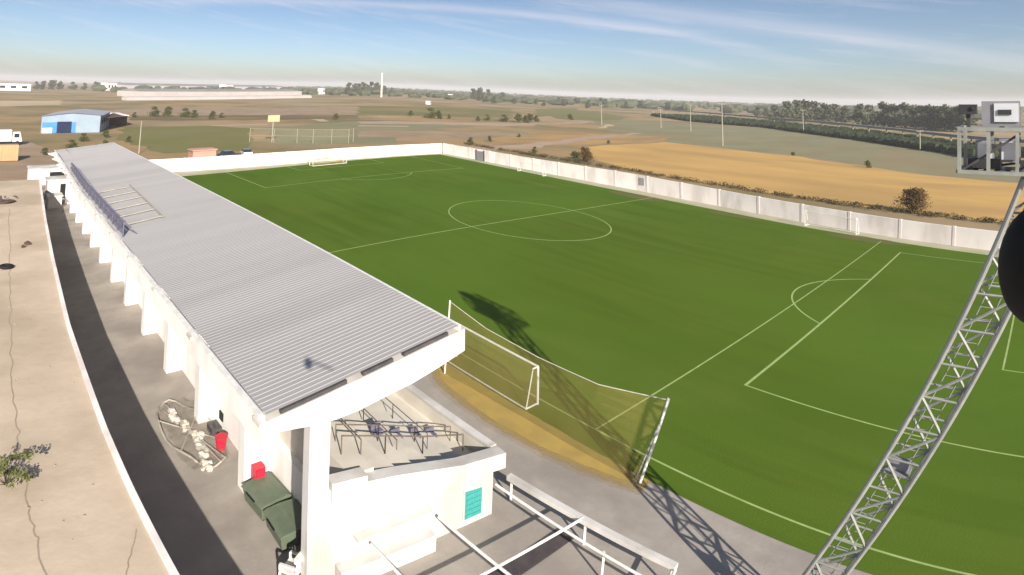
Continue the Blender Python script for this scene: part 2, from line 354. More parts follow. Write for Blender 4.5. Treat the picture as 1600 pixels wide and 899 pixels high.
for k, (gx, al) in enumerate(((.22,.55),(.42,.30),(.66,.16))):
    dm = net_mat('sand_dust', (.40,.28,.09), al); s = MB()
    s.sheet([(x-gx*(1 if x < -31.5 else .0)+rnd.uniform(-.05,.05), -25.5+(y+25.5)*(1+gx*.05)) for x, y in op], .0275-.0005*(k+1))
    tag(s.build('sand_dust', dm), kind='structure')
rnd = random.Random(77)
s = MB()
for cx, cy, rx, ry in ((27.2,1.5,2.0,4.5),(24.6,-26.5,1.5,4.5),(26.4,-12,1.0,3.5),(-29.6,-6,1.0,9),(-29.8,24,1.0,10)):
    s.sheet([(cx+rx*math.cos(2*math.pi*k/28)*rnd.uniform(.7,1.1), cy+ry*math.sin(2*math.pi*k/28)*rnd.uniform(.7,1.1)) for k in range(28)], .023)
struct('worn_turf', s, M['worn'])
# fields and tracks around the ground, each one flat patch on the plain
frnd = random.Random(101)
def field(name, poly, m, z):
    out = []
    for (x0,y0),(x1,y1) in zip(poly, poly[1:]+poly[:1]):
        Ls = math.hypot(x1-x0, y1-y0); n = max(2, int(Ls/6)) if Ls < 200 else 24
        for i in range(n):
            t = i/n; j = min(2.2, .035*Ls)*(1 if i else 0); out.append((x0+(x1-x0)*t+frnd.uniform(-j,j), y0+(y1-y0)*t+frnd.uniform(-j,j)))
    s = MB(); s.sheet(out, z); return struct(name, s, M[m])
field('straw_field', [(62,31),(69,42),(95,50.5),(136,51.5),(128,10.3),(104,-22),(96,-45),(45,-52),(46.6,-37),(48,-25.7),(50,-14),(52.5,0),(54,12),(57,22)], 'sandfield', .0)
field('scrub_field', [(138,52.5),(162,87),(300,190),(300,75),(226,15),(172,-22),(110,-60),(98,-45),(106,-22),(130,10)], 'scrub', -.012)
field('green_field', [(-25.6,112),(-16.5,155),(10,148),(17.5,131),(1,89),(-6,74),(-22,78)], 'greenfield', -.012)
field('dry_field', [(20,131),(68,141),(111,131),(169,125),(126,115),(61,100),(33,68),(6,78)], 'scrub', -.018)
field('dirt_track', [(67,141),(110,132),(169,126),(224,138),(224,132),(126,112),(61,128)], 'track', -.006)
field('field_track', [(36,56),(70,58),(120,72),(170,80),(168,76),(120,66),(70,51),(36,51)], 'track', -.006)
field('pale_field', [(-60,300),(-16.6,341),(-8.7,427),(-47,400),(-80,372)], 'palefield', -.01)
field('meadow', [(226,160),(330,250),(420,260),(330,170),(240,140)], 'greenfield', -.01)
field('ochre_verge', [(128,91),(165,63),(136,52.5),(95,51.5),(68,60),(72,73)], 'straw2', -.010)
field('olive_field', [(157,277),(319,271),(184,157),(93,180)], 'olive', -.013)
field('rough_field', [(43,102),(76,94),(105,77),(59,77),(32,86)], 'dirt', -.009)
field('far_meadow', [(362,281),(510,338),(325,210),(230,175)], 'greenfield', -.008)
field('dark_fallow', [(-8,187),(19,175),(77,154),(93,180),(30,210),(-2,218)], 'fallow', -.008)
for k, poly in enumerate(([(56,123),(75,115),(72,112),(54,119)],[(53,147),(57,163),(62,160),(57,146)],[(10,150),(30,146),(29,143),(10,146.5)],[(84,168),(130,160),(128,157),(84,165)],[(180,104),(215,120),(214,116),(181,101)])):
    field('bare_patch', poly, 'palefield', -.004)
field('bare_field', [(-20,205),(60,190),(110,170),(170,160),(190,185),(120,260),(30,300),(-18,260)], 'dirt', -.014)

# ------------------------------------------------------------------ grandstand
GS = thing('grandstand', 'long grandstand with grey ribbed roof and white buttressed back wall', 'grandstand', (-43,0,0))
Y0, Y1 = -29.0, 35.0
EX, EZ, FX, FZ = -46.3, 6.3, -39.4, 7.0
def roof_x(y, t):   # the eave runs slightly inwards towards the far end
    e = EX + .75*max(0,(y-5))/30
    return e + (FX - e)*t
s = MB(); pitch_ = .2; y = Y0; ys = []
while y < Y1:
    ys += [(y,0),(y+.11,0),(y+.13,.011),(y+.18,.011)]; y += pitch_
for (ya,za),(yb,zb) in zip(ys, ys[1:]):
    a0, a1 = roof_x(ya,0), roof_x(ya,1); b0, b1 = roof_x(yb,0), roof_x(yb,1)
    s.add([(a0,ya,EZ+za),(a1,ya,FZ+za),(b1,yb,FZ+zb),(b0,yb,EZ+zb)], [(0,1,2,3)])
roof = s.build('roof', M['roof'], GS)
s = MB()
for k in range(6):   # purlins whose dark ends show under the sheet
    t = (k+.5)/6; x = EX+(FX-EX)*t; zc = EZ+(FZ-EZ)*t-.09
    s.box(x-.04, x+.04, Y0+.5, Y1-.2, zc-.05, zc+.04)
s.build('purlin', M['roofdark'], roof)
for t0, t1 in ((.06,.36),(.44,.60),(.66,.93)):
    s = MB(); pz = lambda t: EZ+(FZ-EZ)*t-.10
    s.bar((EX+(FX-EX)*t0,Y0+.03,pz(t0)),(EX+(FX-EX)*t1,Y0+.03,pz(t1)),.10,.10); s.build('gap_shade', M['roofdark'], roof)  # dark bars paint the shade in the gaps between sheet and beam
s = MB(); prof = [(EX-.10,EZ-.30),(EX-.02,EZ-.30),(EX-.02,EZ+.01),(EX-.10,EZ+.01)]
s.add([(EX-.1,Y0,EZ-.85),(EX-.03,Y0,EZ-.85),(EX-.03,Y0,EZ-.02),(EX-.1,Y0,EZ-.02),(EX-.1,5,EZ-.85),(EX-.03,5,EZ-.85),(EX-.03,5,EZ-.02),(EX-.1,5,EZ-.02),
       (EX+.65,Y1,EZ-.85),(EX+.72,Y1,EZ-.85),(EX+.72,Y1,EZ-.02),(EX+.65,Y1,EZ-.02)],
      [(0,1,2,3),(0,4,5,1),(1,5,6,2),(2,6,7,3),(3,7,4,0),(4,8,9,5),(5,9,10,6),(6,10,11,7),(7,11,8,4),(8,11,10,9)])
s.build('eave_board', M['limewash'], roof)
s = MB(); s.bar((EX-.16,Y0,EZ+.0),(EX-.16,5,EZ+.0),.11,.09); s.bar((EX-.16,5,EZ),(EX+.59,Y1,EZ),.11,.09); s.build('gutter', M['whitesteel'], roof)
s = MB(); s.bar((FX+.05,Y0,FZ-.12),(FX+.05,Y1,FZ-.12),.10,.26); s.build('front_board', M['whitesteel'], roof)
# portal frames: beams under the roof, the nearest one in full view
BPROF = [(-46.5,6.62),(-46.5,6.02),(-45.9,5.76),(-45.06,5.63),(-44.2,5.54),(-43.4,5.55),(-42.4,5.66),(-41.4,5.75),(-40.4,5.92),(-39.15,6.17),(-39.15,6.62)]
top_ = [(x, EZ+(FZ-EZ)*(x-EX)/(FX-EX)-.16) for x in (-39.15,-46.5)]
prof = [p for p in BPROF[1:-1]] + [(-39.15, top_[0][1]), (-46.5, top_[1][1])]
fins = [-28.3] + [-22.9+5.15*k for k in range(12)]
for k, yy in enumerate(fins):
    s = MB(); s.extr(prof, (Y0-.05 if k == 0 else yy-.22), (Y0+.42 if k == 0 else yy+.22)); s.build('roof_beam', M['white'], GS)
for yy in fins[1:]:
    s = MB(); s.extr([(-44.35,0.01),(-43.0,0.01),(-43.0,5.6),(-44.35,5.6),(-44.35,3.2)], yy-.28, yy+.28)
    s.extr([(-45.9,5.72),(-44.35,4.5),(-44.35,5.6)], yy-.27, yy+.27)
    s.build('buttress', M['limewash'], GS)
s = MB(); s.box(-44.6,-43.92,-28.36,-28.0,0.01,5.58); s.build('pillar', M['white'], GS)
s = MB()
s.box(-43.55,-43.27,-22.9,35.0,.01,5.6); s.box(-43.25,-43.0,-27.8,-22.6,.01,1.7)
bw = s.build('back_wall', M['limewash'], GS)
for yy, zz in ((-16.3,.5),(-17.15,.5),(-18.75,.5),(-10.4,.45)):
    s = MB(); s.box(-43.60,-43.552,yy-.2,yy+.2,zz-.17,zz+.17); s.build('vent', M['void'], bw)
# terraces
s = MB(); rows = 7; x0, x1 = -37.05, -43.0; prof = [(x0-.3,.01),(x0-.3,1.5),(x0,1.6),(x0,2.1),(x0-.22,2.1),(x0-.22,1.5)]
for k in range(rows):
    xa = x0-.22-(k+1)*(5.73/rows); zz = 1.5+k*.255
    prof += [(xa,zz)] + ([(xa,zz+.255)] if k < rows-1 else [])
prof += [(x1,.01)]
s.extr(prof[::-1], -28.3, 35.0)
s.v = [(x, (-28.02-.75*(x+43.9)/7.6 if y < 0 else y), z) for x, y, z in s.v]
s.build('terrace', M['terrace'], GS)
s = MB(); s.bar((-37.16,-28.6,2.15),(-37.16,35,2.15),.30,.09); s.build('parapet_coping', M['white'], GS)
# end wall of the terrace, with its raking coping, ledge and teal window
ang = math.atan2(-.75, 7.6)
def ew(a, d, z):   # a: distance along the end wall from its back end, d: out towards the camera
    return (-43.9 + a*math.cos(ang) - d*math.sin(-ang), -28.05 + a*math.sin(ang) - d*math.cos(ang), z)
def ewpoly(mb, pts, d0, d1):
    n = len(pts); mb.add([ew(a,d0,z) for a,z in pts] + [ew(a,d1,z) for a,z in pts], [tuple(range(n)), tuple(range(n,2*n))[::-1]] + [(i,n+i,n+(i+1)%n,(i+1)%n) for i in range(n)])
s = MB(); ewpoly(s, [(0,.01),(0,3.0),(1.2,2.9),(2.6,2.4),(4.9,2.0),(6.45,1.75),(6.45,.01)], 0, .26)
endw = s.build('end_wall', M['white'], GS)
s = MB(); ewpoly(s, [(.1,2.70),(.1,3.26),(1.28,3.16),(1.28,2.98),(2.4,2.82),(4.97,2.33),(6.9,2.16),(6.9,1.62),(4.9,1.76),(3.46,1.93),(2.55,2.13),(1.2,2.52)], -.06, .40)
s.build('coping', M['white'], endw)
s = MB(); ewpoly(s, [(.9,1.24),(.9,1.36),(3.65,1.36),(3.65,1.24)], .26, .62); s.build('ledge', M['white'], endw)
s = MB(); ewpoly(s, [(0.3,.01),(.3,.58),(3.7,.58),(3.7,.01)], .26, .72); s.build('plinth', M['white'], endw)
s = MB(); ewpoly(s, [(1.0,.60),(1.0,1.22),(3.6,1.22),(3.6,.60)], .26, .275); s.build('recess', M['pilaster'], endw)
wnd = MB(); ewpoly(wnd, [(5.12,.2),(5.12,1.34),(6.02,1.28),(6.02,.2)], .262, .285); win = wnd.build('window_frame', M['white'], endw)
s = MB(); ewpoly(s, [(5.2,.26),(5.2,1.26),(5.93,1.19),(5.93,.26)], .286, .30); s.build('shutter', M['tealwin'], win)
s = MB()
for k in range(5): z0 = .34+k*.18; ewpoly(s, [(5.25,z0),(5.25,z0+.07),(5.88,z0+.055),(5.88,z0-.015)], .300, .325)
s.build('louvre', M['teal'], win)
# railings inside the terrace
def railing(pts, name, r=.035, posts=True, h=.55):
    s = MB()
    for p, q in zip(pts, pts[1:]):
        s.tube(p, q, r, n=6)
        if posts:
            for p_ in (p, q): s.tube(p_, (p_[0],p_[1],p_[2]-h), r, n=6)
    return s.build(name, M['rail'], GS)
fz = lambda x: 1.5+.255*max(0, min(6, int((-37.27-x)/.8186)))
def rl(xs, y0, y1, h): return [(x, y0+(y1-y0)*i/max(1,len(xs)-1), fz(x)+h) for i, x in enumerate(xs)]
railing(rl((-42.7,-41,-39.4,-37.5),-27.1,-27.4,.6), 'terrace_rail', .024, True, .6)
railing(rl((-42.5,-40.8,-39.2,-37.5),-26.4,-26.7,.55), 'terrace_rail', .02, True, .55)
for xx, r in ((-42.0,.024),(-40.5,.02),(-39.1,.018)): railing([(xx,-27.2,fz(xx)+.55),(xx+.1,-25,fz(xx)+.55),(xx+.2,-21,fz(xx)+.55)], 'aisle_rail', r, True, .55)
for k, xx in enumerate((-40.6,-39.7,-38.8,-38.0)):
    zz = fz(xx)
    s = MB(); s.box(xx-.2,xx+.2,-26.3,-26.05,zz+.02,zz+.16); s.box(xx-.2,xx+.2,-26.09,-26.03,zz+.16,zz+.36); s.build('seat', M['purple'], GS)
s = MB(); s.blob((-38.6,-22.8,4.1),.32,.2,.16,10,6); s.bar((-38.6,-22.8,4.1),(-38.6,-22.8,5.75),.05); s.build('hanging_speaker', M['roofdark'], GS)

# lattice frame standing along the back eave
LF = thing('lattice_frame', 'grey lattice railing standing along the back edge of the grandstand roof', 'railing', (-46,0,6.3))
ya, yb = -9.6, 16.5
ex = lambda y: EX + .75*max(0,y-5)/30 + .10
s = MB(); 
for zz in (.78,.42): s.bar((ex(ya),ya,EZ+zz),(ex(5),5,EZ+zz),.07); s.bar((ex(5),5,EZ+zz),(ex(yb),yb,EZ+zz),.07)
s.build('rail', M['purple'], LF)
y = ya; k = 0
while y < yb:
    s = MB(); s.bar((ex(y),y,EZ+.06),(ex(y),y,EZ+.82),.06)
    s.bar((ex(y),y,EZ+.78),(ex(y)+.7,y,EZ+.15),.05)
    s.build('post', M['purple'], LF)
    s = MB(); s.bar((ex(y),y,EZ+.1),(ex(min(y+1.6,yb)),min(y+1.6,yb),EZ+.78),.05); s.build('brace', M['purple'], LF)
    y += 1.6
s = MB()
y = ya
while y < yb:
    for zz in (.18,.30,.54,.66): s.bar((ex(y),y,EZ+zz),(ex(y+1.6),y+1.6,EZ+zz),.035)
    y += 1.6
s.build('infill', M['purple'], LF)
# ladder-like frame lying on the roof
LD = thing('roof_ladder', 'thin ladder lying flat on the grandstand roof', 'ladder', (-43,-4,6.7))
rz_ = lambda x, y: EZ+(FZ-EZ)*(x-EX)/(FX-EX)+.10
s = MB(); s.bar((-43.2,4.5,rz_(-43.2,0)),(-43.6,-7.4,rz_(-43.6,0)),.07); s.build('stile', M['frame'], LD)
for k in range(6):
    yy = -7.2+k*2.2; s = MB(); s.bar((-45.9,yy-.25,rz_(-45.9,0)),(-43.5+.033*k,yy,rz_(-43.5,0)),.06); s.build('rung', M['frame'], LD)

# ------------------------------------------------------------------ walls round the ground
def wall_run(label, pts, h, spacing, hfun=None, dark=None):
    T = thing('perimeter_wall', label, 'wall', (pts[0][0],pts[0][1],0))
    s = MB(); th = .14
    hf = hfun or (lambda x, y: h)
    ps = []
    for (x0,y0),(x1,y1) in zip(pts, pts[1:]):
        n = max(1, int(math.hypot(x1-x0,y1-y0)/3))
        for i in range(n): t = i/n; ps.append((x0+(x1-x0)*t, y0+(y1-y0)*t))
    ps.append(pts[-1])
    nor = []
    for i in range(len(ps)):
        a = ps[max(0,i-1)]; b = ps[min(len(ps)-1,i+1)]; d = Vector((b[0]-a[0], b[1]-a[1])).normalized(); nor.append((-d.y*th, d.x*th))
    for i in range(len(ps)-1):
        p, q = ps[i], ps[i+1]; a, b = nor[i], nor[i+1]; h0, h1 = hf(*p), hf(*q)
        s.add([(p[0]-a[0],p[1]-a[1],0.01),(q[0]-b[0],q[1]-b[1],0.01),(q[0]+b[0],q[1]+b[1],0.01),(p[0]+a[0],p[1]+a[1],0.01),
               (p[0]-a[0],p[1]-a[1],h0),(q[0]-b[0],q[1]-b[1],h1),(q[0]+b[0],q[1]+b[1],h1),(p[0]+a[0],p[1]+a[1],h0)],
              [(4,5,6,7),(0,1,5,4),(2,3,7,6)] + ([(0,4,7,3)] if i == 0 else []) + ([(1,2,6,5)] if i == len(ps)-2 else []))
    s.build('panel', M['whitew'], T)
    # posts
    acc = 0; nxt = spacing*.5
    for i in range(len(ps)-1):
        p, q = ps[i], ps[i+1]; Ls = math.hypot(q[0]-p[0], q[1]-p[1])
        while nxt < acc+Ls:
            t = (nxt-acc)/Ls; x = p[0]+(q[0]-p[0])*t; y = p[1]+(q[1]-p[1])*t; hh = hf(x,y)
            d = Vector((q[0]-p[0], q[1]-p[1], 0)).normalized(); nn = Vector((-d.y,d.x,0))
            s = MB(); c = Vector((x,y,0)); e = d*.13; f = nn*.175
            s.add([c-e-f+Vector((0,0,.01)),c+e-f+Vector((0,0,.01)),c+e+f+Vector((0,0,.01)),c-e+f+Vector((0,0,.01)),c-e-f+Vector((0,0,hh+.05)),c+e-f+Vector((0,0,hh+.05)),c+e+f+Vector((0,0,hh+.05)),c-e+f+Vector((0,0,hh+.05))],
                  [(4,5,6,7),(0,1,5,4),(1,2,6,5),(2,3,7,6),(3,0,4,7)])
            s.build('pilaster', M['pilaster'], T); nxt += spacing
        acc += Ls
    return T
hs = lambda x, y: 2.28 + .25*max(0, 1-abs(y-8)/18) - .008*max(0,-y-5)
W1 = wall_run('white wall with concrete posts along the far side of the pitch', WALLX, 2.8, 5.4, hs)
s = MB(); 
s.box(32.35,32.46,-.6,4.0,.95,2.1); s.build('grey_panel', M['roofgrey'], W1)
W2 = wall_run('white wall behind the far goal line', [(31.3,48.9),(14,48.9),(-1,49.5),(-14.6,50.6),(-24.3,51.6),(-33,52.8)], 2.2, 6.0)
GT = thing('gate', 'dark narrow gate in the corner of the white perimeter wall', 'gate', (31.6,37.3,0))
s = MB(); s.box(31.72,31.84,36.4,38.4,.02,1.9); s.build('gate_leaf', M['roofgrey'], GT)
for yy in (36.3,38.5): s = MB(); s.box(31.68,31.88,yy-.08,yy+.08,.02,2.2); s.build('gate_post', M['roofdark'], GT)
# retaining wall along the raised pavement
RW = thing('retaining_wall', 'low white coped retaining wall curving along the lane', 'wall', (-49,0,0))
s = MB(); t = MB(); pts = EDGE[1:]; CW = .16
for (x0,y0),(x1,y1) in zip(pts, pts[1:]):
    s.add([(x0-.13,y0,0.006),(x0,y0,0.006),(x1,y1,0.006),(x1-.13,y1,0.006),(x0-.13,y0,PH+.015),(x0,y0,PH+.015),(x1,y1,PH+.015),(x1-.13,y1,PH+.015)], [(1,2,6,5),(3,0,4,7),(0,4,5,1),(2,3,7,6),(4,7,6,5)])
    t.add([(x0-.12,y0,PH+.02),(x0+.03,y0,PH+.02),(x1+.03,y1,PH+.02),(x1-.12,y1,PH+.02),(x0-.12,y0,PH+.10),(x0+.03,y0,PH+.10),(x1+.03,y1,PH+.10),(x1-.12,y1,PH+.10)], [(0,1,2,3),(4,7,6,5),(1,5,6,2),(3,7,4,0),(0,4,5,1),(2,6,7,3)])
s.build('wall', M['whitew'], RW); t.build('coping', M['whitew'], RW)

# ------------------------------------------------------------------ goals and nets
def goal(label, wd, h, dp, loc, rz, group, netm='goalnet', r=.06):
    T = thing('football_goal', label, 'goal', loc, group)
    for sg in (-1,1):
        s = MB(); s.tube((0,sg*wd/2,0),(0,sg*wd/2,h),r); s.build('post', M['whitesteel'], T)
        s = MB(); s.tube((0,sg*wd/2,h),(-dp*.45,sg*wd/2,h),.035); s.tube((-dp*.45,sg*wd/2,h),(-dp,sg*wd/2,.03),.035); s.tube((-dp,sg*wd/2,.04),(0,sg*wd/2,.04),.04); s.build('side_frame', M['whitesteel'], T)
    s = MB(); s.tube((0,-wd/2,h),(0,wd/2,h),r); s.build('crossbar', M['whitesteel'], T)
    s = MB(); s.tube((-dp,-wd/2,.04),(-dp,wd/2,.04),.04); s.build('rear_bar', M['whitesteel'], T)
    s = MB(); a = wd/2
    s.add([(-dp*.45,-a,h),(-dp*.45,a,h),(-dp,a,.05),(-dp,-a,.05)], [(0,1,2,3)])
    s.add([(0,-a,h),(0,a,h),(-dp*.45,a,h),(-dp*.45,-a,h)], [(0,1,2,3)])
    for sg in (-1,1): s.add([(0,sg*a,.05),(0,sg*a,h),(-dp*.45,sg*a,h),(-dp,sg*a,.05)], [(0,1,2,3)])
    s.build('net', M[netm], T)
    for o in T.children: o.matrix_parent_inverse = Matrix()
    T.rotation_euler = (0,0,rz)
    return T
goal('white small sided goal on the near touchline in front of the ball stop net', 5.6, 1.75, .85, (-30.35,-22.4,.02), 0, None)
goal('white small sided goal against the far side wall level with the penalty area', 5.6, 1.75, .85, (27.0,-22.4,.02), R(180-8), None, 'goalnet2', .035)
goal('white small sided goal against the far side wall beyond the halfway line', 5.6, 1.75, .85, (28.6,22.1,.02), R(180), None, 'goalnet2', .035)
goal('white full size goal on the far goal line', 7.32, 2.2, 1.4, (-1.4,45.9,.02), R(90), None)
BN = thing('ball_stop_net', 'tan ball stop net on white poles behind the near small goal', 'net', (-31.7,-25,0))
base = [(-31.75,-31.3,.03),(-31.8,-28.3,.03),(-31.8,-25.8,.03),(-32.0,-22.5,.03),(-32.17,-20.6,.03)]
topp = [(-31.34,-32.08,3.5),(-31.85,-29.4,3.15),(-31.85,-26.4,3.05),(-31.95,-23.3,3.2),(-31.95,-20.7,3.6)]
s = MB(); K = 8
for i in range(len(base)-1):
    for k in range(K):
        t0, t1 = k/K, (k+1)/K
        P = lambda i, t: Vector(base[i])*(1-t)+Vector(topp[i])*t + Vector((.10*math.sin(t*3.1)*math.sin(i*1.7),0,0))
        s.add([P(i,t0),P(i+1,t0),P(i+1,t1),P(i,t1)], [(0,1,2,3)])
s.build('net', M['net'], BN)
s = MB()
for p, q in zip(topp, topp[1:]): s.tube(p, q, .018, n=5)
s.build('top_cord', M['rope'], BN)
for i in (0,4):
    s = MB(); s.tube(base[i], Vector(topp[i])+Vector((0,0,.06)), .055 if i == 0 else .045); s.build('pole', M['whitesteel'], BN)
s = MB(); s.tube((-31.95,-31.15,.03), Vector(topp[0])*.97+Vector(base[0])*.03, .03); s.build('stay', M['mast'], BN)

# ------------------------------------------------------------------ lattice floodlight mast
FM = thing('floodlight_mast', 'pale steel lattice floodlight mast crossing the near corner of the pitch', 'floodlight mast', (-34.9,-37.9,0))
bx = Vector((-34.95,-38.28,0)); slope = Vector((.012,-.345,1.0))
def mp(z, sx, sy):
    hw = .46 - .0 * z
    return bx + slope*z + Vector((sx*hw, sy*hw, 0))
TOPZ = 13.2; nb = 15
for sx in (-1,1):
    for sy in (-1,1):
        s = MB(); s.tube(mp(0.01,sx,sy), mp(TOPZ,sx,sy), .062, n=8); s.build('chord', M['mast'], FM)
bay = TOPZ/nb
for k in range(nb):
    z0, z1 = k*bay, (k+1)*bay
    s = MB(); f = 1 if k % 2 else -1
    s.tube(mp(z0,-1,f), mp(z1,-1,-f), .038, n=6); s.tube(mp(z0,1,-f), mp(z1,1,f), .038, n=6)
    s.tube(mp(z0,f,-1), mp(z1,-f,-1), .038, n=6); s.tube(mp(z0,-f,1), mp(z1,f,1), .038, n=6)
    s.tube(mp(z1,-1,-1), mp(z1,-1,1), .03, n=6); s.tube(mp(z1,1,-1), mp(z1,1,1), .03, n=6); s.tube(mp(z1,-1,-1), mp(z1,1,-1), .018, n=6); s.tube(mp(z1,-1,1), mp(z1,1,1), .018, n=6)
    s.build('bracing', M['mast'], FM)
# ladder inside
s = MB(); 
for sy in (-.18,.18): s.tube(bx+Vector((.2,sy,.1)), bx+slope*TOPZ+Vector((.2,sy,0)), .016, n=5)
for k in range(44): z0 = .2+k*.3; s.tube(bx+slope*z0+Vector((.2,-.18,0)), bx+slope*z0+Vector((.2,.18,0)), .011, n=4)
s.build('ladder', M['mast'], FM)
def slab(mb, c, sx, sy, sz): mb.box(c.x-sx/2,c.x+sx/2,c.y-sy/2,c.y+sy/2,c.z-sz/2,c.z+sz/2)
s = MB(); slab(s, bx+slope*5.75, .86, .60, .05); slab(s, bx+slope*5.75+Vector((-.2,0,.20)), .1,.5,.34); s.build('rest_platform', M['lampbox'], FM)
s = MB(); c = bx+slope*1.95+Vector((-.5,-.05,0)); slab(s, c, .22,.5,.5); slab(s, c+Vector((0,.0,-.45)), .18,.34,.3); s.build('junction_box', M['teal'], FM)
s = MB(); c = bx+slope*1.75+Vector((-.5,-.55,0)); slab(s, c, .16,.28,.6); s.build('cable_duct', M['roofdark'], FM)
# head platform
hy0, hy1 = -41.02, -44.6; hx0, hx1 = -35.5, -34.1
s = MB()
for zz in (13.32,14.28):
    for xx in (hx0,hx1): s.bar((xx,hy0,zz),(xx,hy1,zz),.10,.08)
    for k in range(5): yy = hy0+(hy1-hy0)*k/4; s.bar((hx0,yy,zz),(hx1,yy,zz),.08)
s.build('platform_frame', M['mast'], FM)
for k in range(7):
    yy = hy0-.03+(hy1-hy0)*k/6
    for xx in (hx0,hx1): s = MB(); s.bar((xx,yy,13.32),(xx,yy,14.30),.075); s.build('railing_post', M['mast'], FM)
s = MB()
for k in range(16): yy = hy0-.1+(hy1-hy0+.15)*k/15; s.bar((hx0+.06,yy,13.34),(hx1-.06,yy,13.34),.10,.03)
s.bar((-34.85,-41.0,13.3),(-34.85,-44.5,13.9),.05); s.bar((-35.45,-41.1,13.35),(-35.45,-42.3,14.2),.05); s.bar((-35.45,-42.3,13.35),(-35.45,-43.4,14.2),.05)
s.build('platform_deck', M['roofdark'], FM)
for k, (yy, xx, zz, wd, hh, mm) in enumerate(((-41.22,-35.2,14.72,.36,.22,'lampdark'),(-41.90,-35.1,14.62,.80,.56,'lampbox'),(-42.85,-35.1,14.62,.80,.56,'lampbox'),(-43.8,-35.1,14.62,.8,.56,'lampbox'))):
    s = MB(); s.box(xx-.2,xx+.14,yy-wd/2,yy+wd/2,zz-hh/2,zz+hh/2); fl = s.build('floodlight', M[mm], FM)
    s = MB(); s.box(xx-.235,xx-.205,yy-wd/2+.03,yy+wd/2-.26,zz-hh/2+.10,zz+hh/2-.05); s.build('lens', M['lampglass' if mm == 'lampbox' else 'lampdark'], fl)
    s = MB(); s.bar((xx,yy,14.30),(xx,yy,zz-hh/2),.08); s.build('bracket', M['roofdark'], fl)
    if mm == 'lampbox':
        s = MB(); s.box(xx-.262,xx-.238,yy-.22,yy+.06,zz-.02,zz+.09); s.build('reflector', M['lampdark'], fl)
for yy, zz in ((-41.55,13.75),(-42.05,13.8),(-42.6,13.75),(-43.3,13.8)):
    s = MB(); s.box(-35.15,-34.75,yy-.2,yy+.2,zz-.26,zz+.26); fl = s.build('floodlight', M['lampbox'], FM)
    s = MB(); s.box(-35.18,-35.152,yy-.15,yy+.15,zz-.2,zz+.2); s.build('lens', M['lampglass'], fl)
s = MB(); s.box(-35.3,-34.7,-41.9,-41.2,13.40,13.62); s.box(-35.4,-34.9,-43.2,-42.3,13.40,13.58); s.build('ballast_box', M['lampdark'], FM)

# soft black pad close to the camera, on an arm that leaves the frame
PD = thing('foam_pad', 'blurry black rounded pad beside the camera at the right edge', 'pad', (-50.6,-42.6,14.36))
c = CAM + Vector((.981,.012,-.195)).normalized()*2.2
s = MB(); s.blob((c.x, c.y-.045, c.z), .125,.115,.165,24,16,.0); s.build('foam', M['black'], PD, True)
s = MB(); s.tube((c.x,c.y-.06,c.z+.1),(c.x+.15,c.y-1.4,c.z+.35),.03); s.build('arm', M['black'], PD)
s = MB(); s.tube((c.x-.01,c.y-.035,c.z-.172),(c.x-.01,c.y-.05,c.z+.168),.012,.012,8); s.tube((c.x+.02,c.y-.1,c.z-.1),(c.x+.02,c.y-.1,c.z+.12),.05,.06,10); s.build('clamp', M['lampdark'], PD)

# ------------------------------------------------------------------ small things round the stand
RF = thing('handrail_pen', 'white pipe enclosure with one thick white top beam outside the terrace end', 'railing', (-38,-31,0))
s = MB(); s.bar((-36.45,-28.75,.86),(-35.9,-35.0,.86),.26,.16); s.build('top_beam', M['white'], RF)
for t in (.02,.5,.98): s = MB(); x = -36.45+.55*t; y = -28.75-6.25*t; s.tube((x,y,.006),(x,y,.78),.05); s.build('upright', M['whitesteel'], RF)
s = MB(); s.tube((-37.3,-28.9,.98),(-37.05,-37.5,.98),.05); s.build('side_pipe', M['whitesteel'], RF)
s = MB(); s.tube((-40.05,-28.95,.99),(-40.0,-37.5,.99),.05); s.build('side_pipe', M['whitesteel'], RF)
s = MB(); s.tube((-42.55,-28.7,.99),(-42.7,-37.5,.99),.05); s.build('side_pipe', M['whitesteel'], RF)
s = MB(); s.tube((-36.15,-31.78,.91),(-43.2,-31.3,.91),.045); s.build('cross_pipe', M['whitesteel'], RF)
s = MB(); s.tube((-35.95,-35.0,.82),(-37.0,-35.3,.82),.05); s.build('cross_pipe', M['whitesteel'], RF)
for xx, yy in ((-37.0,-37.4),(-40.0,-37.4),(-42.7,-37.4),(-37.08,-33.2)): s = MB(); s.tube((xx,yy,.006),(xx,yy,1.0),.045); s.build('upright', M['whitesteel'], RF)
DM = thing('shade_strip', 'dark strip of painted shade on the paving under the white cross pipe', 'mat', (-38,-31.1,0))
s = MB(); s.box(-39.8,-36.15,-31.5,-30.85,.006,.03); s.build('mat', M['mat'], DM)  # thin dark sheet painting the band of shade below the cross pipe

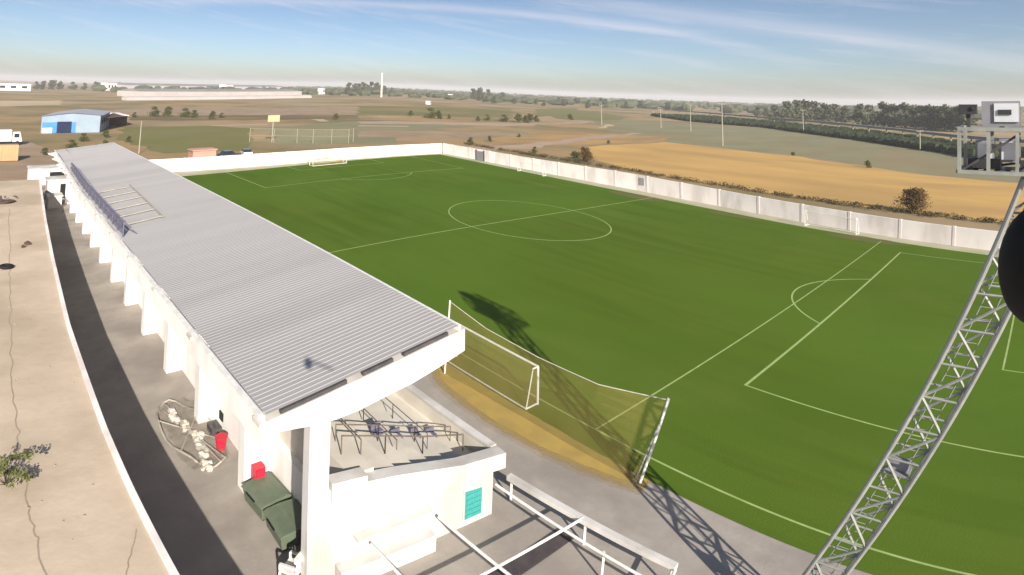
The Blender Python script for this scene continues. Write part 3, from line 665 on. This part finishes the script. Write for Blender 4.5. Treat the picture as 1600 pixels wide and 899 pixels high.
def dumpster(label, cx, cy, rz):
    T = thing('waste_container', label, 'waste container', (0,0,0), 'green waste containers by the back wall')
    s = MB(); s.add([(-.5,-.62,.16),(.5,-.62,.16),(.5,.62,.16),(-.5,.62,.16),(-.58,-.7,.92),(.58,-.7,.92),(.58,.7,.92),(-.58,.7,.92)], [(0,3,2,1),(0,1,5,4),(1,2,6,5),(2,3,7,6),(3,0,4,7),(4,5,6,7)]); s.build('body', M['green'], T)
    s = MB(); pr = [(-.62,.93),(-.5,1.02),(0,1.10),(.5,1.06),(.62,.96),(.62,.92),(-.62,.92)]
    s.extr(pr[::-1], -.73, .73); ld = s.build('lid', M['green'], T)
    s = MB(); s.bar((-.64,-.3,.97),(-.64,.3,.97),.05); s.build('handle', M['black'], ld)
    for x in (-.4,.4):
        for y in (-.5,.5): s = MB(); s.tube((x-.03,y,.09),(x+.03,y,.09),.085,n=10); s.build('wheel', M['black'], T)
    T.location = (cx,cy,.004); T.rotation_euler = (0,0,rz); T.scale = (1,1,.66)
    return T
dumpster('green lidded waste container next to the red wall box', -43.95, -24.25, R(4))
d2 = dumpster('green lidded waste container nearest the white plastic chair', -43.92, -25.9, R(-3))
RB = thing('hydrant_cabinet', 'red box cabinet on the last buttress right behind a green container', 'cabinet', (-43.6,-23.7,1))
s = MB(); s.box(-44.1,-43.7,-23.62,-23.22,.45,1.05); s.build('cabinet', M['red'], RB)
s = MB(); s.box(-44.06,-43.74,-23.65,-23.623,.5,1.0); s.build('door', M['red'], RB)
s = MB(); s.box(-44.0,-43.8,-23.5,-23.34,.006,.448); s.build('stand', M['roofdark'], RB)
RC = thing('red_bin', 'red plastic bin standing in the lane beside the netting heap', 'bin', (0,0,0))
s = MB(); s.tube((0,0,0),(0,0,.62),.22,.30,16); s.build('body', M['red'], RC)
s = MB(); s.tube((0,0,.621),(0,0,.66),.33,.33,16); s.build('rim', M['red'], RC)
RC.location = (-44.1,-20.2,.006); RC.scale = (.8,.8,.8)
BX = thing('dark_toolbox', 'dark box lying by the buttress next to the red bin', 'box', (0,0,0))
s = MB(); s.box(-.2,.2,-.35,.35,0,.3); s.build('body', M['roofdark'], BX); s = MB(); s.bar((0,-.12,.36),(0,.12,.36),.04); s.bar((0,-.12,.3),(0,-.12,.36),.04); s.bar((0,.12,.3),(0,.12,.36),.04); s.build('handle', M['roofdark'], BX)
BX.location = (-43.95,-18.95,.006)
# collapsed net on its bent frame
NP = thing('netting_heap', 'collapsed round goal frame with a heap of white netting on the lane', 'netting', (-45,-18.5,0))
s = MB(); K = 26
ring = [(-44.85+1.0*math.cos(2*math.pi*k/K)+.25*math.sin(2*math.pi*k/K)*-1, -18.5+2.75*math.sin(2*math.pi*k/K), .10+.10*math.sin(k*1.3)) for k in range(K+1)]
for p, q in zip(ring, ring[1:]): s.tube(p, q, .045, n=6)
for k in (2,8,11,20): s.tube(ring[k], ring[(k+13)%K], .03, n=6)
s.build('bent_frame', M['frame'], NP)
s = MB(); rnd = random.Random(5)
path = [(-45.05,-16.5),(-45.15,-17.2),(-44.9,-17.8),(-44.95,-18.5),(-44.65,-18.9),(-44.75,-19.6),(-44.8,-20.2),(-44.95,-20.8),(-45.1,-21.3)]
for (xa,ya_),(xb,yb_) in zip(path, path[1:]):
    for k in range(9):
        t = rnd.random(); r = rnd.uniform(.06,.16); s.blob((xa+(xb-xa)*t+rnd.uniform(-.13,.13), ya_+(yb_-ya_)*t+rnd.uniform(-.13,.13), r*.7), r, r*1.1, r*.8, 7, 5, .25, rnd)
s.build('white_netting', M['rope'], NP)
s = MB(); rnd = random.Random(8)
gx, gy = 10, 16
for i in range(gx):
    for j in range(gy):
        pass
vv = {}
for i in range(gx+1):
    for j in range(gy+1):
        x = -45.75+1.75*i/gx; y = -21.2+5.3*j/gy
        vv[i,j] = (x+rnd.uniform(-.05,.05), y+rnd.uniform(-.06,.06), .05+rnd.random()*.16)
for i in range(gx):
    for j in range(gy):
        if (i in (0,gx-1)) and (j in (0,gy-1)): continue
        s.add([vv[i,j],vv[i+1,j],vv[i+1,j+1],vv[i,j+1]], [(0,1,2,3)])
s.build('loose_mesh', net_mat('loose_mesh', (.30,.26,.21), .35), NP)
# chair
CH = thing('plastic_chair', 'white plastic chair with slatted back at the foot of the near pillar', 'chair', (0,0,0))
s = MB(); s.box(-.24,.24,-.24,.22,.42,.46); s.build('seat', M['whitesteel'], CH)
s = MB(); s.bar((-.25,.24,.9),(.25,.24,.9),.12,.16)
for k in range(5): s.bar((-.22+.11*k,.22,.46),(-.22+.11*k,.25,.84),.045,.03)
s.build('backrest', M['whitesteel'], CH)
for x in (-.23,.23):
    s = MB(); s.bar((x,-.22,.64),(x,.22,.66),.06,.04); s.bar((x,-.22,.46),(x,-.22,.63),.05); s.build('armrest', M['whitesteel'], CH)
    for y in (-.22,.22): s = MB(); s.bar((x*1.1,y*1.1,0),(x,y,.42),.05); s.build('leg', M['whitesteel'], CH)
CH.location = (-44.72,-27.75,.006); CH.rotation_euler = (0,0,R(-150)); CH.scale = (1.25,1.25,1.15)

# things on the raised pavement
SH = thing('weed_shrub', 'ragged green weed growing from the raised pavement joint', 'shrub', (-52.12,-24.5,PH))
s = MB(); rnd = random.Random(3)
for k in range(16):
    a = rnd.uniform(0,6.28); l = rnd.uniform(.25,.6); s.tube((-52.12,-24.5,PH),(-52.12+l*math.cos(a),-24.5+l*math.sin(a),PH+rnd.uniform(.25,.75)),.012,.005,4)
s.build('stem', M['bark'], SH)
s = MB()
for k in range(22):
    a = rnd.uniform(0,6.28); l = rnd.uniform(.05,.75); s.leaves((-52.12+l*math.cos(a),-24.5+l*math.sin(a),PH+rnd.uniform(.1,1.0)),.16,.16,.13,26,.05,rnd)
s.build('foliage', M['leafgreen'], SH)
def tyre(label, loc, tilt, group=None):
    T = thing('old_tyre', label, 'tyre', loc)
    s = MB(); nR, nr = 18, 8
    for i in range(nR):
        for j in range(nr):
            a = 2*math.pi*i/nR; b = 2*math.pi*j/nr; s.v.append(((.30+.11*math.cos(b))*math.cos(a),(.30+.11*math.cos(b))*math.sin(a),.11+.10*math.sin(b)))
    for i in range(nR):
        for j in range(nr): s.f.append((i*nr+j,((i+1)%nR)*nr+j,((i+1)%nR)*nr+(j+1)%nr,i*nr+(j+1)%nr))
    o = s.build('tread', M['black'], T, True); o.matrix_parent_inverse = Matrix(); T.rotation_euler = tilt; return T
tyre('old black tyre lying on the raised pavement at the left edge', (-51.3,-2.8,PH+.01), (0,R(4),0))
SM = thing('scrap_heap', 'dark tangle of scrap metal at the far left of the raised pavement', 'scrap', (-50.8,18.9,PH))
rnd = random.Random(11)
for k in range(7):
    s = MB(); x = -50.8+rnd.uniform(-.7,.6); y = 18.9+rnd.uniform(-1.2,1.2)
    s.bar((x,y,PH+rnd.uniform(.03,.3)),(x+rnd.uniform(-.6,.6),y+rnd.uniform(-1,1),PH+rnd.uniform(.05,.8)),.16,.06); s.build('bar', M['roofdark'], SM)
s = MB(); s.blob((-50.9,18.2,PH+.12),.7,.9,.14,10,5,.25,rnd); s.build('debris', M['rust'], SM)
LT = thing('litter_rag', 'small dark rag dropped on the raised pavement near the white coping', 'litter', (-49.95,2.4,PH))
s = MB(); s.blob((-49.9,2.5,PH+.06),.22,.5,.07,9,5,.35,rnd); s.blob((-50.2,1.8,PH+.05),.14,.3,.06,9,5,.35,rnd); s.build('cloth', M['rust'], LT)

s = MB(); rnd = random.Random(55)
for k in range(150):
    y = rnd.uniform(-30,28); x = -49.5-abs(rnd.gauss(0,1.5))-rnd.choice((0,0,1.6)); r = rnd.uniform(.01,.04)
    s.blob((x,y,PH+r*.4),r*rnd.uniform(.8,1.6),r,r*.6,6,4,.3,rnd)
tag(s.build('gravel', M['crack']), 'loose stones and grit scattered on the raised pavement', 'gravel', kind='stuff')
# white booths at the end of the lane
def booth(label, x0, x1, y0, y1, h, m, opening=True):
    T = thing('white_booth', label, 'booth', ((x0+x1)/2,(y0+y1)/2,0))
    s = MB(); s.box(x0,x1,y0,y1,.006,h); wl = s.build('wall', M[m], T)
    s = MB(); s.box(x0-.12,x1+.12,y0-.12,y1+.12,h+.002,h+.14); s.build('roof', M['white'], T)
    if opening: s = MB(); s.box(x0+(x1-x0)*.55,x1-.12,y0-.03,y0-.003,.05,h*.8); s.build('door', M['void'], T)
    return T
booth('white booth with a dark doorway at the far end of the lane', -46.0, -43.4, 37.2, 40.0, 2.3, 'white')
booth('small cream block standing before the far white booth', -46.3, -44.9, 31.5, 33.4, 1.3, 'whitew', False)
booth('pinkish white hut behind the booth at the far end of the lane', -47.4, -42.8, 48.5, 52.0, 2.2, 'whitew')

# ------------------------------------------------------------------ background buildings and vehicles
SD = thing('warehouse', 'pale blue fronted warehouse with dark doorway beyond the grandstand', 'warehouse', (-28,145,0))
s = MB(); s.add([(-40.2,137.4,0),(-25.9,135.2,0),(-19.5,160,0),(-34,163,0),(-40.2,137.4,4.6),(-25.9,135.2,4.9),(-19.5,160,4.9),(-34,163,4.6),(-33,136.3,5.6),(-26.8,161.5,5.6)],
      [(0,1,5,8,4),(1,2,6,5),(2,3,7,9,6),(3,0,4,7)]); wl = s.build('wall', M['shedwall'], SD)
s = MB(); s.add([(-40.7,137.2,4.62),(-33,135.9,5.66),(-25.4,134.9,4.92),(-19,160.2,4.92),(-26.8,161.9,5.66),(-34.4,163.3,4.62)], [(0,1,4,5),(1,2,3,4)]); s.build('roof', M['shedroof'], SD)
s = MB(); s.box(-40.05,-31.9,136.05,136.3,.05,3.0); s.build('blue_front', M['blue'], SD)
s = MB(); s.box(-36.5,-33.0,135.85,136.04,.05,3.2); s.build('doorway', M['bluedoor'], SD)
s = MB(); s.box(-40.0,-37.6,135.85,136.04,.05,1.5); s.build('white_shutter', M['carwhite'], SD)
for k in range(4):
    t = .12+k*.2; x = -25.9+6.4*t; y = 135.2+24.8*t; s = MB(); s.add([(x+.06,y,2.2),(x+.9,y+3.2,2.2),(x+.9,y+3.2,3.4),(x+.06,y,3.4)], [(0,1,2,3)]); s.build('side_window', M['void'], SD)
s = MB(); s.add([(-25.6,136,3.9),(-19.2,160.5,3.9),(-14.8,181,3.4),(-13.5,160,3.2)], [(0,1,2,3)]); 
s.box(-19.4,-14.0,160.8,178,0,3.2); s.build('lean_to', M['rust'], SD)
s = MB(); s.box(-20,-13.6,160.4,179,3.25,3.5); s.build('lean_to_roof', M['whitew'], SD)
TR = thing('white_truck', 'white lorry parked in the dirt yard at the left edge', 'truck', (-49,106.5,0))
s = MB(); s.box(-53,-48.0,105.2,107.6,.9,3.4); s.build('box_body', M['carwhite'], TR)
s = MB(); s.add([(-47.8,105.3,.8),(-45.9,105.3,.8),(-45.9,107.5,.8),(-47.8,107.5,.8),(-47.8,105.3,2.9),(-46.4,105.3,2.9),(-46.4,107.5,2.9),(-47.8,107.5,2.9)], [(0,1,5,4),(1,2,6,5),(2,3,7,6),(3,0,4,7),(4,5,6,7)]); cb = s.build('cab', M['carwhite'], TR)
s = MB(); s.box(-47.5,-46.5,105.26,105.29,1.7,2.6); s.build('window', M['glass'], cb)
for x in (-52,-50.6,-46.8):
    for y in (105.3,107.4): s = MB(); s.tube((x,y-.12,.48),(x,y+.12,.48),.48,n=12); s.build('wheel', M['black'], TR)
OC = thing('freight_container', 'orange tan freight container in the dirt yard left of the grandstand', 'container', (-52,78,0))
s = MB(); s.box(-58,-47.7,76.5,79,.1,2.9); s.build('body', M['orangec'], OC)
s = MB()
for k in range(20): s.box(-57.9+k*.5,-57.7+k*.5,76.44,76.498,.2,2.8)
s.build('corrugation', M['orangec'], OC)
s = MB(); s.box(-47.69,-47.64,76.6,78.9,.2,2.8); s.build('door', M['orangec'], OC)
PH_ = thing('pink_hut', 'low pink hut behind the far end wall', 'hut', (-18.8,64,0))
s = MB(); s.box(-21,-16.7,62.6,65.6,0,1.9); s.build('wall', M['pink'], PH_); s = MB(); s.box(-21.2,-16.5,62.4,65.8,1.902,2.1); s.build('roof', M['pink'], PH_)
def car(label, loc, rz, body):
    T = thing('parked_car', label, 'car', (0,0,0))
    s = MB(); s.extr([(-2.1,.3),(2.1,.3),(2.1,.75),(1.2,.9),(-2.0,.95),(-2.1,.7)][::-1], -.85, .85); s.build('body', M[body], T)
    s = MB(); s.extr([(-1.7,.952),(.9,.952),(.3,1.45),(-1.2,1.45)][::-1], -.75, .75); s.build('cabin', M['glass'], T)
    for x in (-1.3,1.3):
        for y in (-.8,.8): s = MB(); s.tube((x,y-.1,.32),(x,y+.1,.32),.32,n=12); s.build('wheel', M['black'], T)
    T.location = loc; T.rotation_euler = (0,0,rz); return T
car('dark car parked behind the far end wall beside the pink hut', (-13.6,63.9,0), R(4), 'cardark')
car('pale car parked behind the far end wall right of the dark car', (-9.8,64.8,0), R(80), 'carwhite')
# low white greenhouses
def greenhouse(label, x0, y0, x1, y1, dp, h, roofm='white'):
    T = thing('greenhouse', label, 'greenhouse', (x0,y0,0)); d = Vector((x1-x0,y1-y0,0)); nn = Vector((-d.y,d.x,0)).normalized()*dp
    s = MB(); p = [Vector((x0,y0,0)),Vector((x1,y1,0)),Vector((x1,y1,0))+nn,Vector((x0,y0,0))+nn]
    s.add(p+[q+Vector((0,0,h)) for q in p], [(0,1,5,4),(1,2,6,5),(2,3,7,6),(3,0,4,7)]); s.build('wall', M['ghroof'], T)
    s = MB(); m = [(p[0]+p[3])/2+Vector((0,0,h*1.5)),(p[1]+p[2])/2+Vector((0,0,h*1.5))]; e = [q+Vector((0,0,h+.02)) for q in p]
    s.add(e+m, [(0,1,5,4),(2,3,4,5),(0,4,3),(1,2,5)]); s.build('roof', M[roofm], T)
greenhouse('nearest long white plastic greenhouse across the plain', 37, 436, 236, 499, 8, 2.4, 'ghroof')
greenhouse('grey roofed shed row behind the nearest white greenhouse', 72, 560, 300, 650, 40, 5.5, 'roofgrey')
greenhouse('white greenhouse farther back under the horizon', 160, 760, 352, 850, 20, 4.0, 'ghroof')
greenhouse('long grey roofed packing plant on the horizon behind the greenhouses', 150, 1050, 560, 1250, 80, 9.0, 'roofgrey')
def house(label, x, y, wx, wy, h, m='carwhite', rz=.6):
    T = thing('white_building', label, 'building', (0,0,0))
    s = MB(); s.box(-wx/2,wx/2,-wy/2,wy/2,0,h); s.build('wall', M[m], T)
    s = MB(); s.box(-wx/2-.3,wx/2+.3,-wy/2-.3,wy/2+.3,h+.01,h+.5); s.build('roof', M['roofgrey'], T)
    for k in range(3): s = MB(); s.box(-wx*.35+k*wx*.3,-wx*.2+k*wx*.3,-wy/2-.12,-wy/2-.02,h*.35,h*.7); s.build('window', M['void'], T)
    T.location = (x,y,0); T.rotation_euler = (0,0,rz); return T
house('white block standing tall on the horizon above the greenhouses', 300, 960, 22, 14, 14)
house('white block at the right end of the grey sheds on the horizon', 372, 720, 12, 9, 10)
house('white house far left on the horizon', -30, 800, 40, 15, 9, 'carwhite', .1)
house('cream house among trees left of the greenhouses', 110, 980, 20, 14, 13, 'whitew')
house('small white house right of the white tower', 560, 640, 22, 10, 6)
house('tiny white hut before the trees right of the white tower', 262, 318, 5, 4, 3.2)
house('white cottage with trees at the middle of the horizon', 520, 560, 8, 7, 7)
house('white building before the far tree line at right', 560, 148, 14, 10, 7, 'carwhite', 1.1)
TW = thing('water_tower', 'slender white tower rising above the horizon', 'tower', (360,530,0))
s = MB(); s.tube((360,530,0),(360,530,30),1.6,1.2,16); s.build('shaft', M['white'], TW)
s = MB(); s.tube((360,530,30.05),(360,530,33.5),1.5,1.5,16); s.build('tank', M['white'], TW)
s = MB(); s.tube((360,530,33.55),(360,530,37),.25,.1,6); s.build('antenna', M['pole'], TW)
# raised water channel on piers
AQ = thing('water_channel', 'long pale water channel on piers running past the orchard', 'channel', (300,0,0))
cp = [Vector(p) for p in ((165,-48,4.3),(201,-18.9,4.3),(251.4,9.1,4.3),(312.6,48.8,4.3),(366,98.4,4.3),(431.5,166.9,4.3),(500,250,4.3))]
s = MB()
for p, q in zip(cp, cp[1:]): s.bar(p, q, 1.5, 1.0)
s.build('trough', M['pole'], AQ)
for p, q in zip(cp, cp[1:]):
    for k in range(4): c = p+(q-p)*(k+.5)/4; s = MB(); s.bar((c.x,c.y,0),(c.x,c.y,3.88),.5); s.build('pier', M['pole'], AQ)
# utility poles
def pole(label, x, y, h, arm=True, r=.16):
    T = thing('utility_pole', label, 'pole', (x,y,0))
    s = MB(); s.tube((x,y,0),(x,y,h),r,r*.6,8); s.build('shaft', M['pole'], T)
    if arm:
        s = MB(); s.bar((x-.5,y+.9,h-.35),(x+.5,y-.9,h-.35),.12); s.build('crossarm', M['pole'], T)
        for k in (-.8,0,.8): s = MB(); s.tube((x+k*.55,y-k,h-.29),(x+k*.55,y-k,h+.05),.06,n=6); s.build('insulator', M['lampglass'], T)
    return T
pole('tall concrete pole right of centre beyond the straw field', 143.5, 36.6, 14, True, .19)
pole('concrete pole just left of the tall pole beyond the straw field', 215.8, 79.4, 12.5, True, .19)
pole('pair pole standing before the meadow at centre right', 199, 113.6, 10.5, True, .18)
pole('thin leaning pole close behind the meadow pole', 222.7, 96.6, 9.5, True, .2)
pole('concrete pole rising before the dark orchard', 269, 50, 11.5, True, .19)
pole('short pole beside the water channel at right', 186, -8.8, 6.5, True, .2)
pole('pale lamp pole just beyond the far end of the grandstand', -26.7, 79.8, 6.8, False, .12)
CF = thing('court_fence', 'tall thin wire court fence with posts beyond the far wall', 'fence', (12,78,0))
fp = [(.5,89),(5,84.5),(9.5,80.5),(12.5,77.5),(16.5,75),(20.6,73.2),(23.3,75.2)]
for x, y in fp: s = MB(); s.tube((x,y,0),(x,y,3.6),.06,n=6); s.build('post', M['pole'], CF)
s = MB()
for (xa,ya_),(xb,yb_) in zip(fp, fp[1:]): s.tube((xa,ya_,3.5),(xb,yb_,3.5),.025,n=5); s.tube((xa,ya_,1.8),(xb,yb_,1.8),.02,n=5)
s.build('wire', M['pole'], CF)
s = MB()
for (xa,ya_),(xb,yb_) in zip(fp, fp[1:]): s.add([(xa,ya_,.05),(xb,yb_,.05),(xb,yb_,3.5),(xa,ya_,3.5)], [(0,1,2,3)])
s.build('mesh', net_mat('court_mesh', (.35,.32,.2), .10), CF)
SB = thing('signboard', 'pale yellow board on a post beyond the far end wall', 'signboard', (5.2,86,0))
s = MB(); s.tube((5.2,86,0),(5.2,86,5.2),.13,n=8); s.build('post', M['pole'], SB)
s = MB(); s.box(3.6,6.8,85.75,85.9,5.2,6.9); s.build('board', M['sign'], SB)

# ------------------------------------------------------------------ trees and bushes
def make_tree(name, label, cat, h, wd, leafm, n, size, rnd, lobes=7, trunk=.35, squash=1.0, group=None):
    T = thing(name, label, cat, (0,0,0), group)
    s = MB(); th = h*trunk; r = max(.05, h*.022)
    s.tube((0,0,0),(rnd.uniform(-.1,.1),rnd.uniform(-.1,.1),th*1.2),r,r*.6,7)
    for k in range(4):
        a = rnd.uniform(0,6.28); s.tube((0,0,th*.8),(math.cos(a)*wd*.3,math.sin(a)*wd*.3,h*rnd.uniform(.55,.8)),r*.55,r*.15,5)
    s.build('trunk', M['bark'], T)
    s = MB()
    for k in range(lobes):
        a = rnd.uniform(0,6.28); q = rnd.uniform(0,.30)*wd; zz = h*(trunk+rnd.uniform(.12,.9)*(1-trunk))
        k2 = 1-.55*(zz/h-trunk)/(1-trunk); rr = wd*rnd.uniform(.22,.34)*k2
        s.leaves((math.cos(a)*q*k2,math.sin(a)*q*k2,zz*.95),rr,rr,rr*.8*squash,n//lobes,size,rnd,.25)
    s.build('crown', M[leafm], T); return T
rnd = random.Random(21)
FAR = [make_tree('far_tree','x','tree',10,13,'leafdark',800,.62,rnd,12,.08) for _ in range(3)]
FAR2 = [make_tree('far_tree','x','tree',10,8,'leafdark',520,.55,rnd,9,.08,1.4) for _ in range(2)]
BUSH = [make_tree('field_bush','x','bush',4,6,'leafmid',700,.26,rnd,11,.02,.9) for _ in range(3)]
used = set()
def put(protos, x, y, s_, label, group):
    p = rnd.choice(protos); rz = rnd.uniform(0,6.28); sc = (s_*rnd.uniform(.85,1.2),s_*rnd.uniform(.85,1.2),s_)
    if p.name not in used:
        used.add(p.name); p.location = (x,y,0); p.rotation_euler = (0,0,rz); p.scale = sc; p['label'] = label; p['group'] = group; return p
    return copy_tree(p, (x,y,0), rz, sc, label, group)
gl = 'dark tree in the hazy clump round the white tower'
for x, y, k in ((409,693,2.1),(420,690,2.3),(433,700,2.0),(446,705,2.2),(460,712,1.8),(470,714,2.4),(490,725,2.2),(505,735,2.1),(520,742,1.7),(545,752,1.6)): put(FAR+FAR2, x, y, k, gl, 'trees round the white tower')
gl = 'dark tree in the far left group on the horizon'
for x, y, k in ((5,940,1.3),(14,948,1.5),(27,966,1.7),(40,980,1.5),(60,1000,1.4),(78,1010,1.2),(96,1020,1.5),(150,1120,1.5),(160,1125,1.3)): put(FAR, x, y, k, gl, 'trees far left on the horizon')
gl = 'dark tree in the hazy row along the right horizon'
for x, y, k in ((571,176,1.0),(560,165,.9),(440,118,1.3),(447,112,1.65),(458,108,1.7),(470,106,1.75),(480,102,1.7),(490,98,1.5),(498,93,1.5),(505,88,1.3),(470,80,1.3),(425,60,1.5),(415,52,1.5),(416,44,1.65),(412,37,1.5),(410,31,1.6),(400,25,1.35),(396,20,1.5),(392,15,1.5),(388,10,1.4),(380,5,1.5),(370,2,1.4),(365,-3,1.5),(360,-9,1.4)): put(FAR, x, y, k, gl, 'trees along the right horizon')
gl = 'tree in the scattered greenery right of the white tower'
for x, y, k in ((590,580,1.9),(600,575,2.2),(615,570,1.9),(520,500,1.0),(640,560,1.5),(470,440,.9),(455,430,.8),(440,400,.9),(500,420,.8),(530,410,.8),(560,390,.9),(600,380,.9),(620,340,.9),(480,360,.7),(520,330,.7),(700,420,1.2),(740,450,1.2),(690,360,1.1),(720,330,1.1)): put(FAR, x, y, k, gl, 'scattered trees right of the white tower')
gl = 'olive bush in the row beyond the green field at left'
for x, y, k in ((6,210,1.2),(11,208,1.15),(16,200,1.1),(18.5,196,.9),(-3,205,.6),(22,183,.9),(28,190,.6)): put(BUSH, x, y, k, gl, 'bushes beyond the green field')
gl = 'dark bush in the loose row along the dirt track'
for x, y, k in ((120,153,1.4),(122,150,1.1),(148,142,.8),(153,135.5,.95),(159,132,1.15),(163,131,1.0),(173,136,1.1),(180,138,.9),(131,152,.6),(226,150,.9),(139,140,.6)): put(BUSH, x, y, k, gl, 'bushes along the dirt track')
gl = 'brown scrub bush in the dirt beyond the far end of the lane'
for x, y, k in ((-41,72,.45),(-38.5,78,.55),(-36,70,.4),(-34,84,.5),(-43,84,.4),(-31,92,.5),(-30,74,.4),(-37,96,.5),(-33,110,.55),(-27,118,.5),(-24,104,.4)): put(BUSH, x, y, k, gl, 'scrub beyond the lane')
gl = 'small scrub bush on the rough ground behind the side wall'
for x, y, k in ((53.8,61.7,.5),(64.8,154,.7),(111.5,-8.8,.45),(103,52,.35),(58,44,.4),(66,66,.45),(117,166,.8),(90,75,.3),(128,12,.3)): put(BUSH, x, y, k, gl, 'scrub behind the side wall')
b = make_tree('rusty_bush', 'rusty brown bush in the straw field behind the side wall', 'bush', 3.5, 7.0, 'leafrust', 5200, .095, random.Random(4), 20, .03, .85); b.location = (48.8,-27.4,0)
b = make_tree('olive_bush', 'tall olive bush at the left corner of the straw field', 'bush', 3.9, 4.8, 'leafrust', 2800, .11, random.Random(6), 14, .03, 1.0); b.location = (57.6,29.6,0)
b = make_tree('corner_bush', 'lower dark bush left of the tall olive bush', 'bush', 2.4, 5.0, 'leafmid', 1600, .10, random.Random(9), 9, .10, .8); b.location = (54.5,30.2,0)
for p in FAR+FAR2+BUSH:
    if p.name not in used:
        for ch in list(p.children): bpy.data.objects.remove(ch)
        bpy.data.objects.remove(p)
# orchard: a dense mass of small crowns
s = MB(); rnd = random.Random(31)
oa = [(163,-26),(173,-21.5),(229,16.6),(306,78.5),(332,132),(395,190)]
ob = [(176,-42),(206,-23),(255,6),(316,45),(370,95),(432,160)]
for i in range(150):
    t = i/149*5; k = min(4,int(t)); f = t-k
    a = Vector(oa[k])*(1-f)+Vector(oa[k+1])*f; b = Vector(ob[k])*(1-f)+Vector(ob[k+1])*f
    for j in range(11):
        p = a+(b-a)*(j+rnd.uniform(-.2,.2))/10.5; h = rnd.uniform(1.9,2.7)
        s.blob((p.x,p.y,h*.5),1.8*rnd.uniform(.8,1.3),1.8*rnd.uniform(.8,1.3),h*.55,6,4,.25,rnd)
tag(s.build('orchard', M['orchard']), 'dense dark green orchard in rows beyond the straw field', 'orchard', kind='stuff')
s = MB(); rnd = random.Random(41)
hd = [(52,62),(52.8,46),(53.2,34),(53,16),(51.7,0),(49.3,-14),(47.5,-25.7),(46.1,-37),(44.4,-52)]
for (xa,ya_),(xb,yb_) in zip(hd, hd[1:]):
    for k in range(44):
        t = rnd.random(); q = rnd.gauss(0,.7); s.leaves((xa+(xb-xa)*t+q, ya_+(yb_-ya_)*t, .28), .8,.8,.34*rnd.uniform(.6,1.7), 26, .11, rnd, .2)
tag(s.build('weed_strip', M['weeds']), 'dark strip of dry weeds along the edge of the straw field', 'weeds', kind='stuff')
# far woods on the plain
s = MB()
for k in range(1500):
    a = R(rnd.uniform(8,92)); d = rnd.uniform(750,3200); x = CAM.x+math.sin(a)*d; y = CAM.y+math.cos(a)*d
    h = rnd.uniform(4,11); s.blob((x,y,h*.4),rnd.uniform(5,14),rnd.uniform(5,14),h*.6,7,4,.3,rnd)
tag(s.build('far_woods', M['leafdark']), 'dim line of far woods fading along the horizon', 'woods', kind='stuff')

# ------------------------------------------------------------------ the air
hz = MB(); hz.box(-9600,9600,-9600,9600,-1.2,60)
hm = bpy.data.materials.new('haze'); hm.use_nodes = True; nt = hm.node_tree
for n in list(nt.nodes):
    if n.type != 'OUTPUT_MATERIAL': nt.nodes.remove(n)
pv = nt.nodes.new('ShaderNodeVolumePrincipled'); pv.inputs['Color'].default_value = (.87,.88,.93,1); pv.inputs['Density'].default_value = 2.3e-4; pv.inputs['Anisotropy'].default_value = .0
nt.links.new(pv.outputs[0], [n for n in nt.nodes if n.type == 'OUTPUT_MATERIAL'][0].inputs['Volume'])
tag(hz.build('haze', hm), kind='stuff')
S.cycles.max_bounces = 6; S.cycles.diffuse_bounces = 3; S.cycles.glossy_bounces = 2; S.cycles.volume_bounces = 1; S.cycles.transparent_max_bounces = 12
S.cycles.use_denoising = True
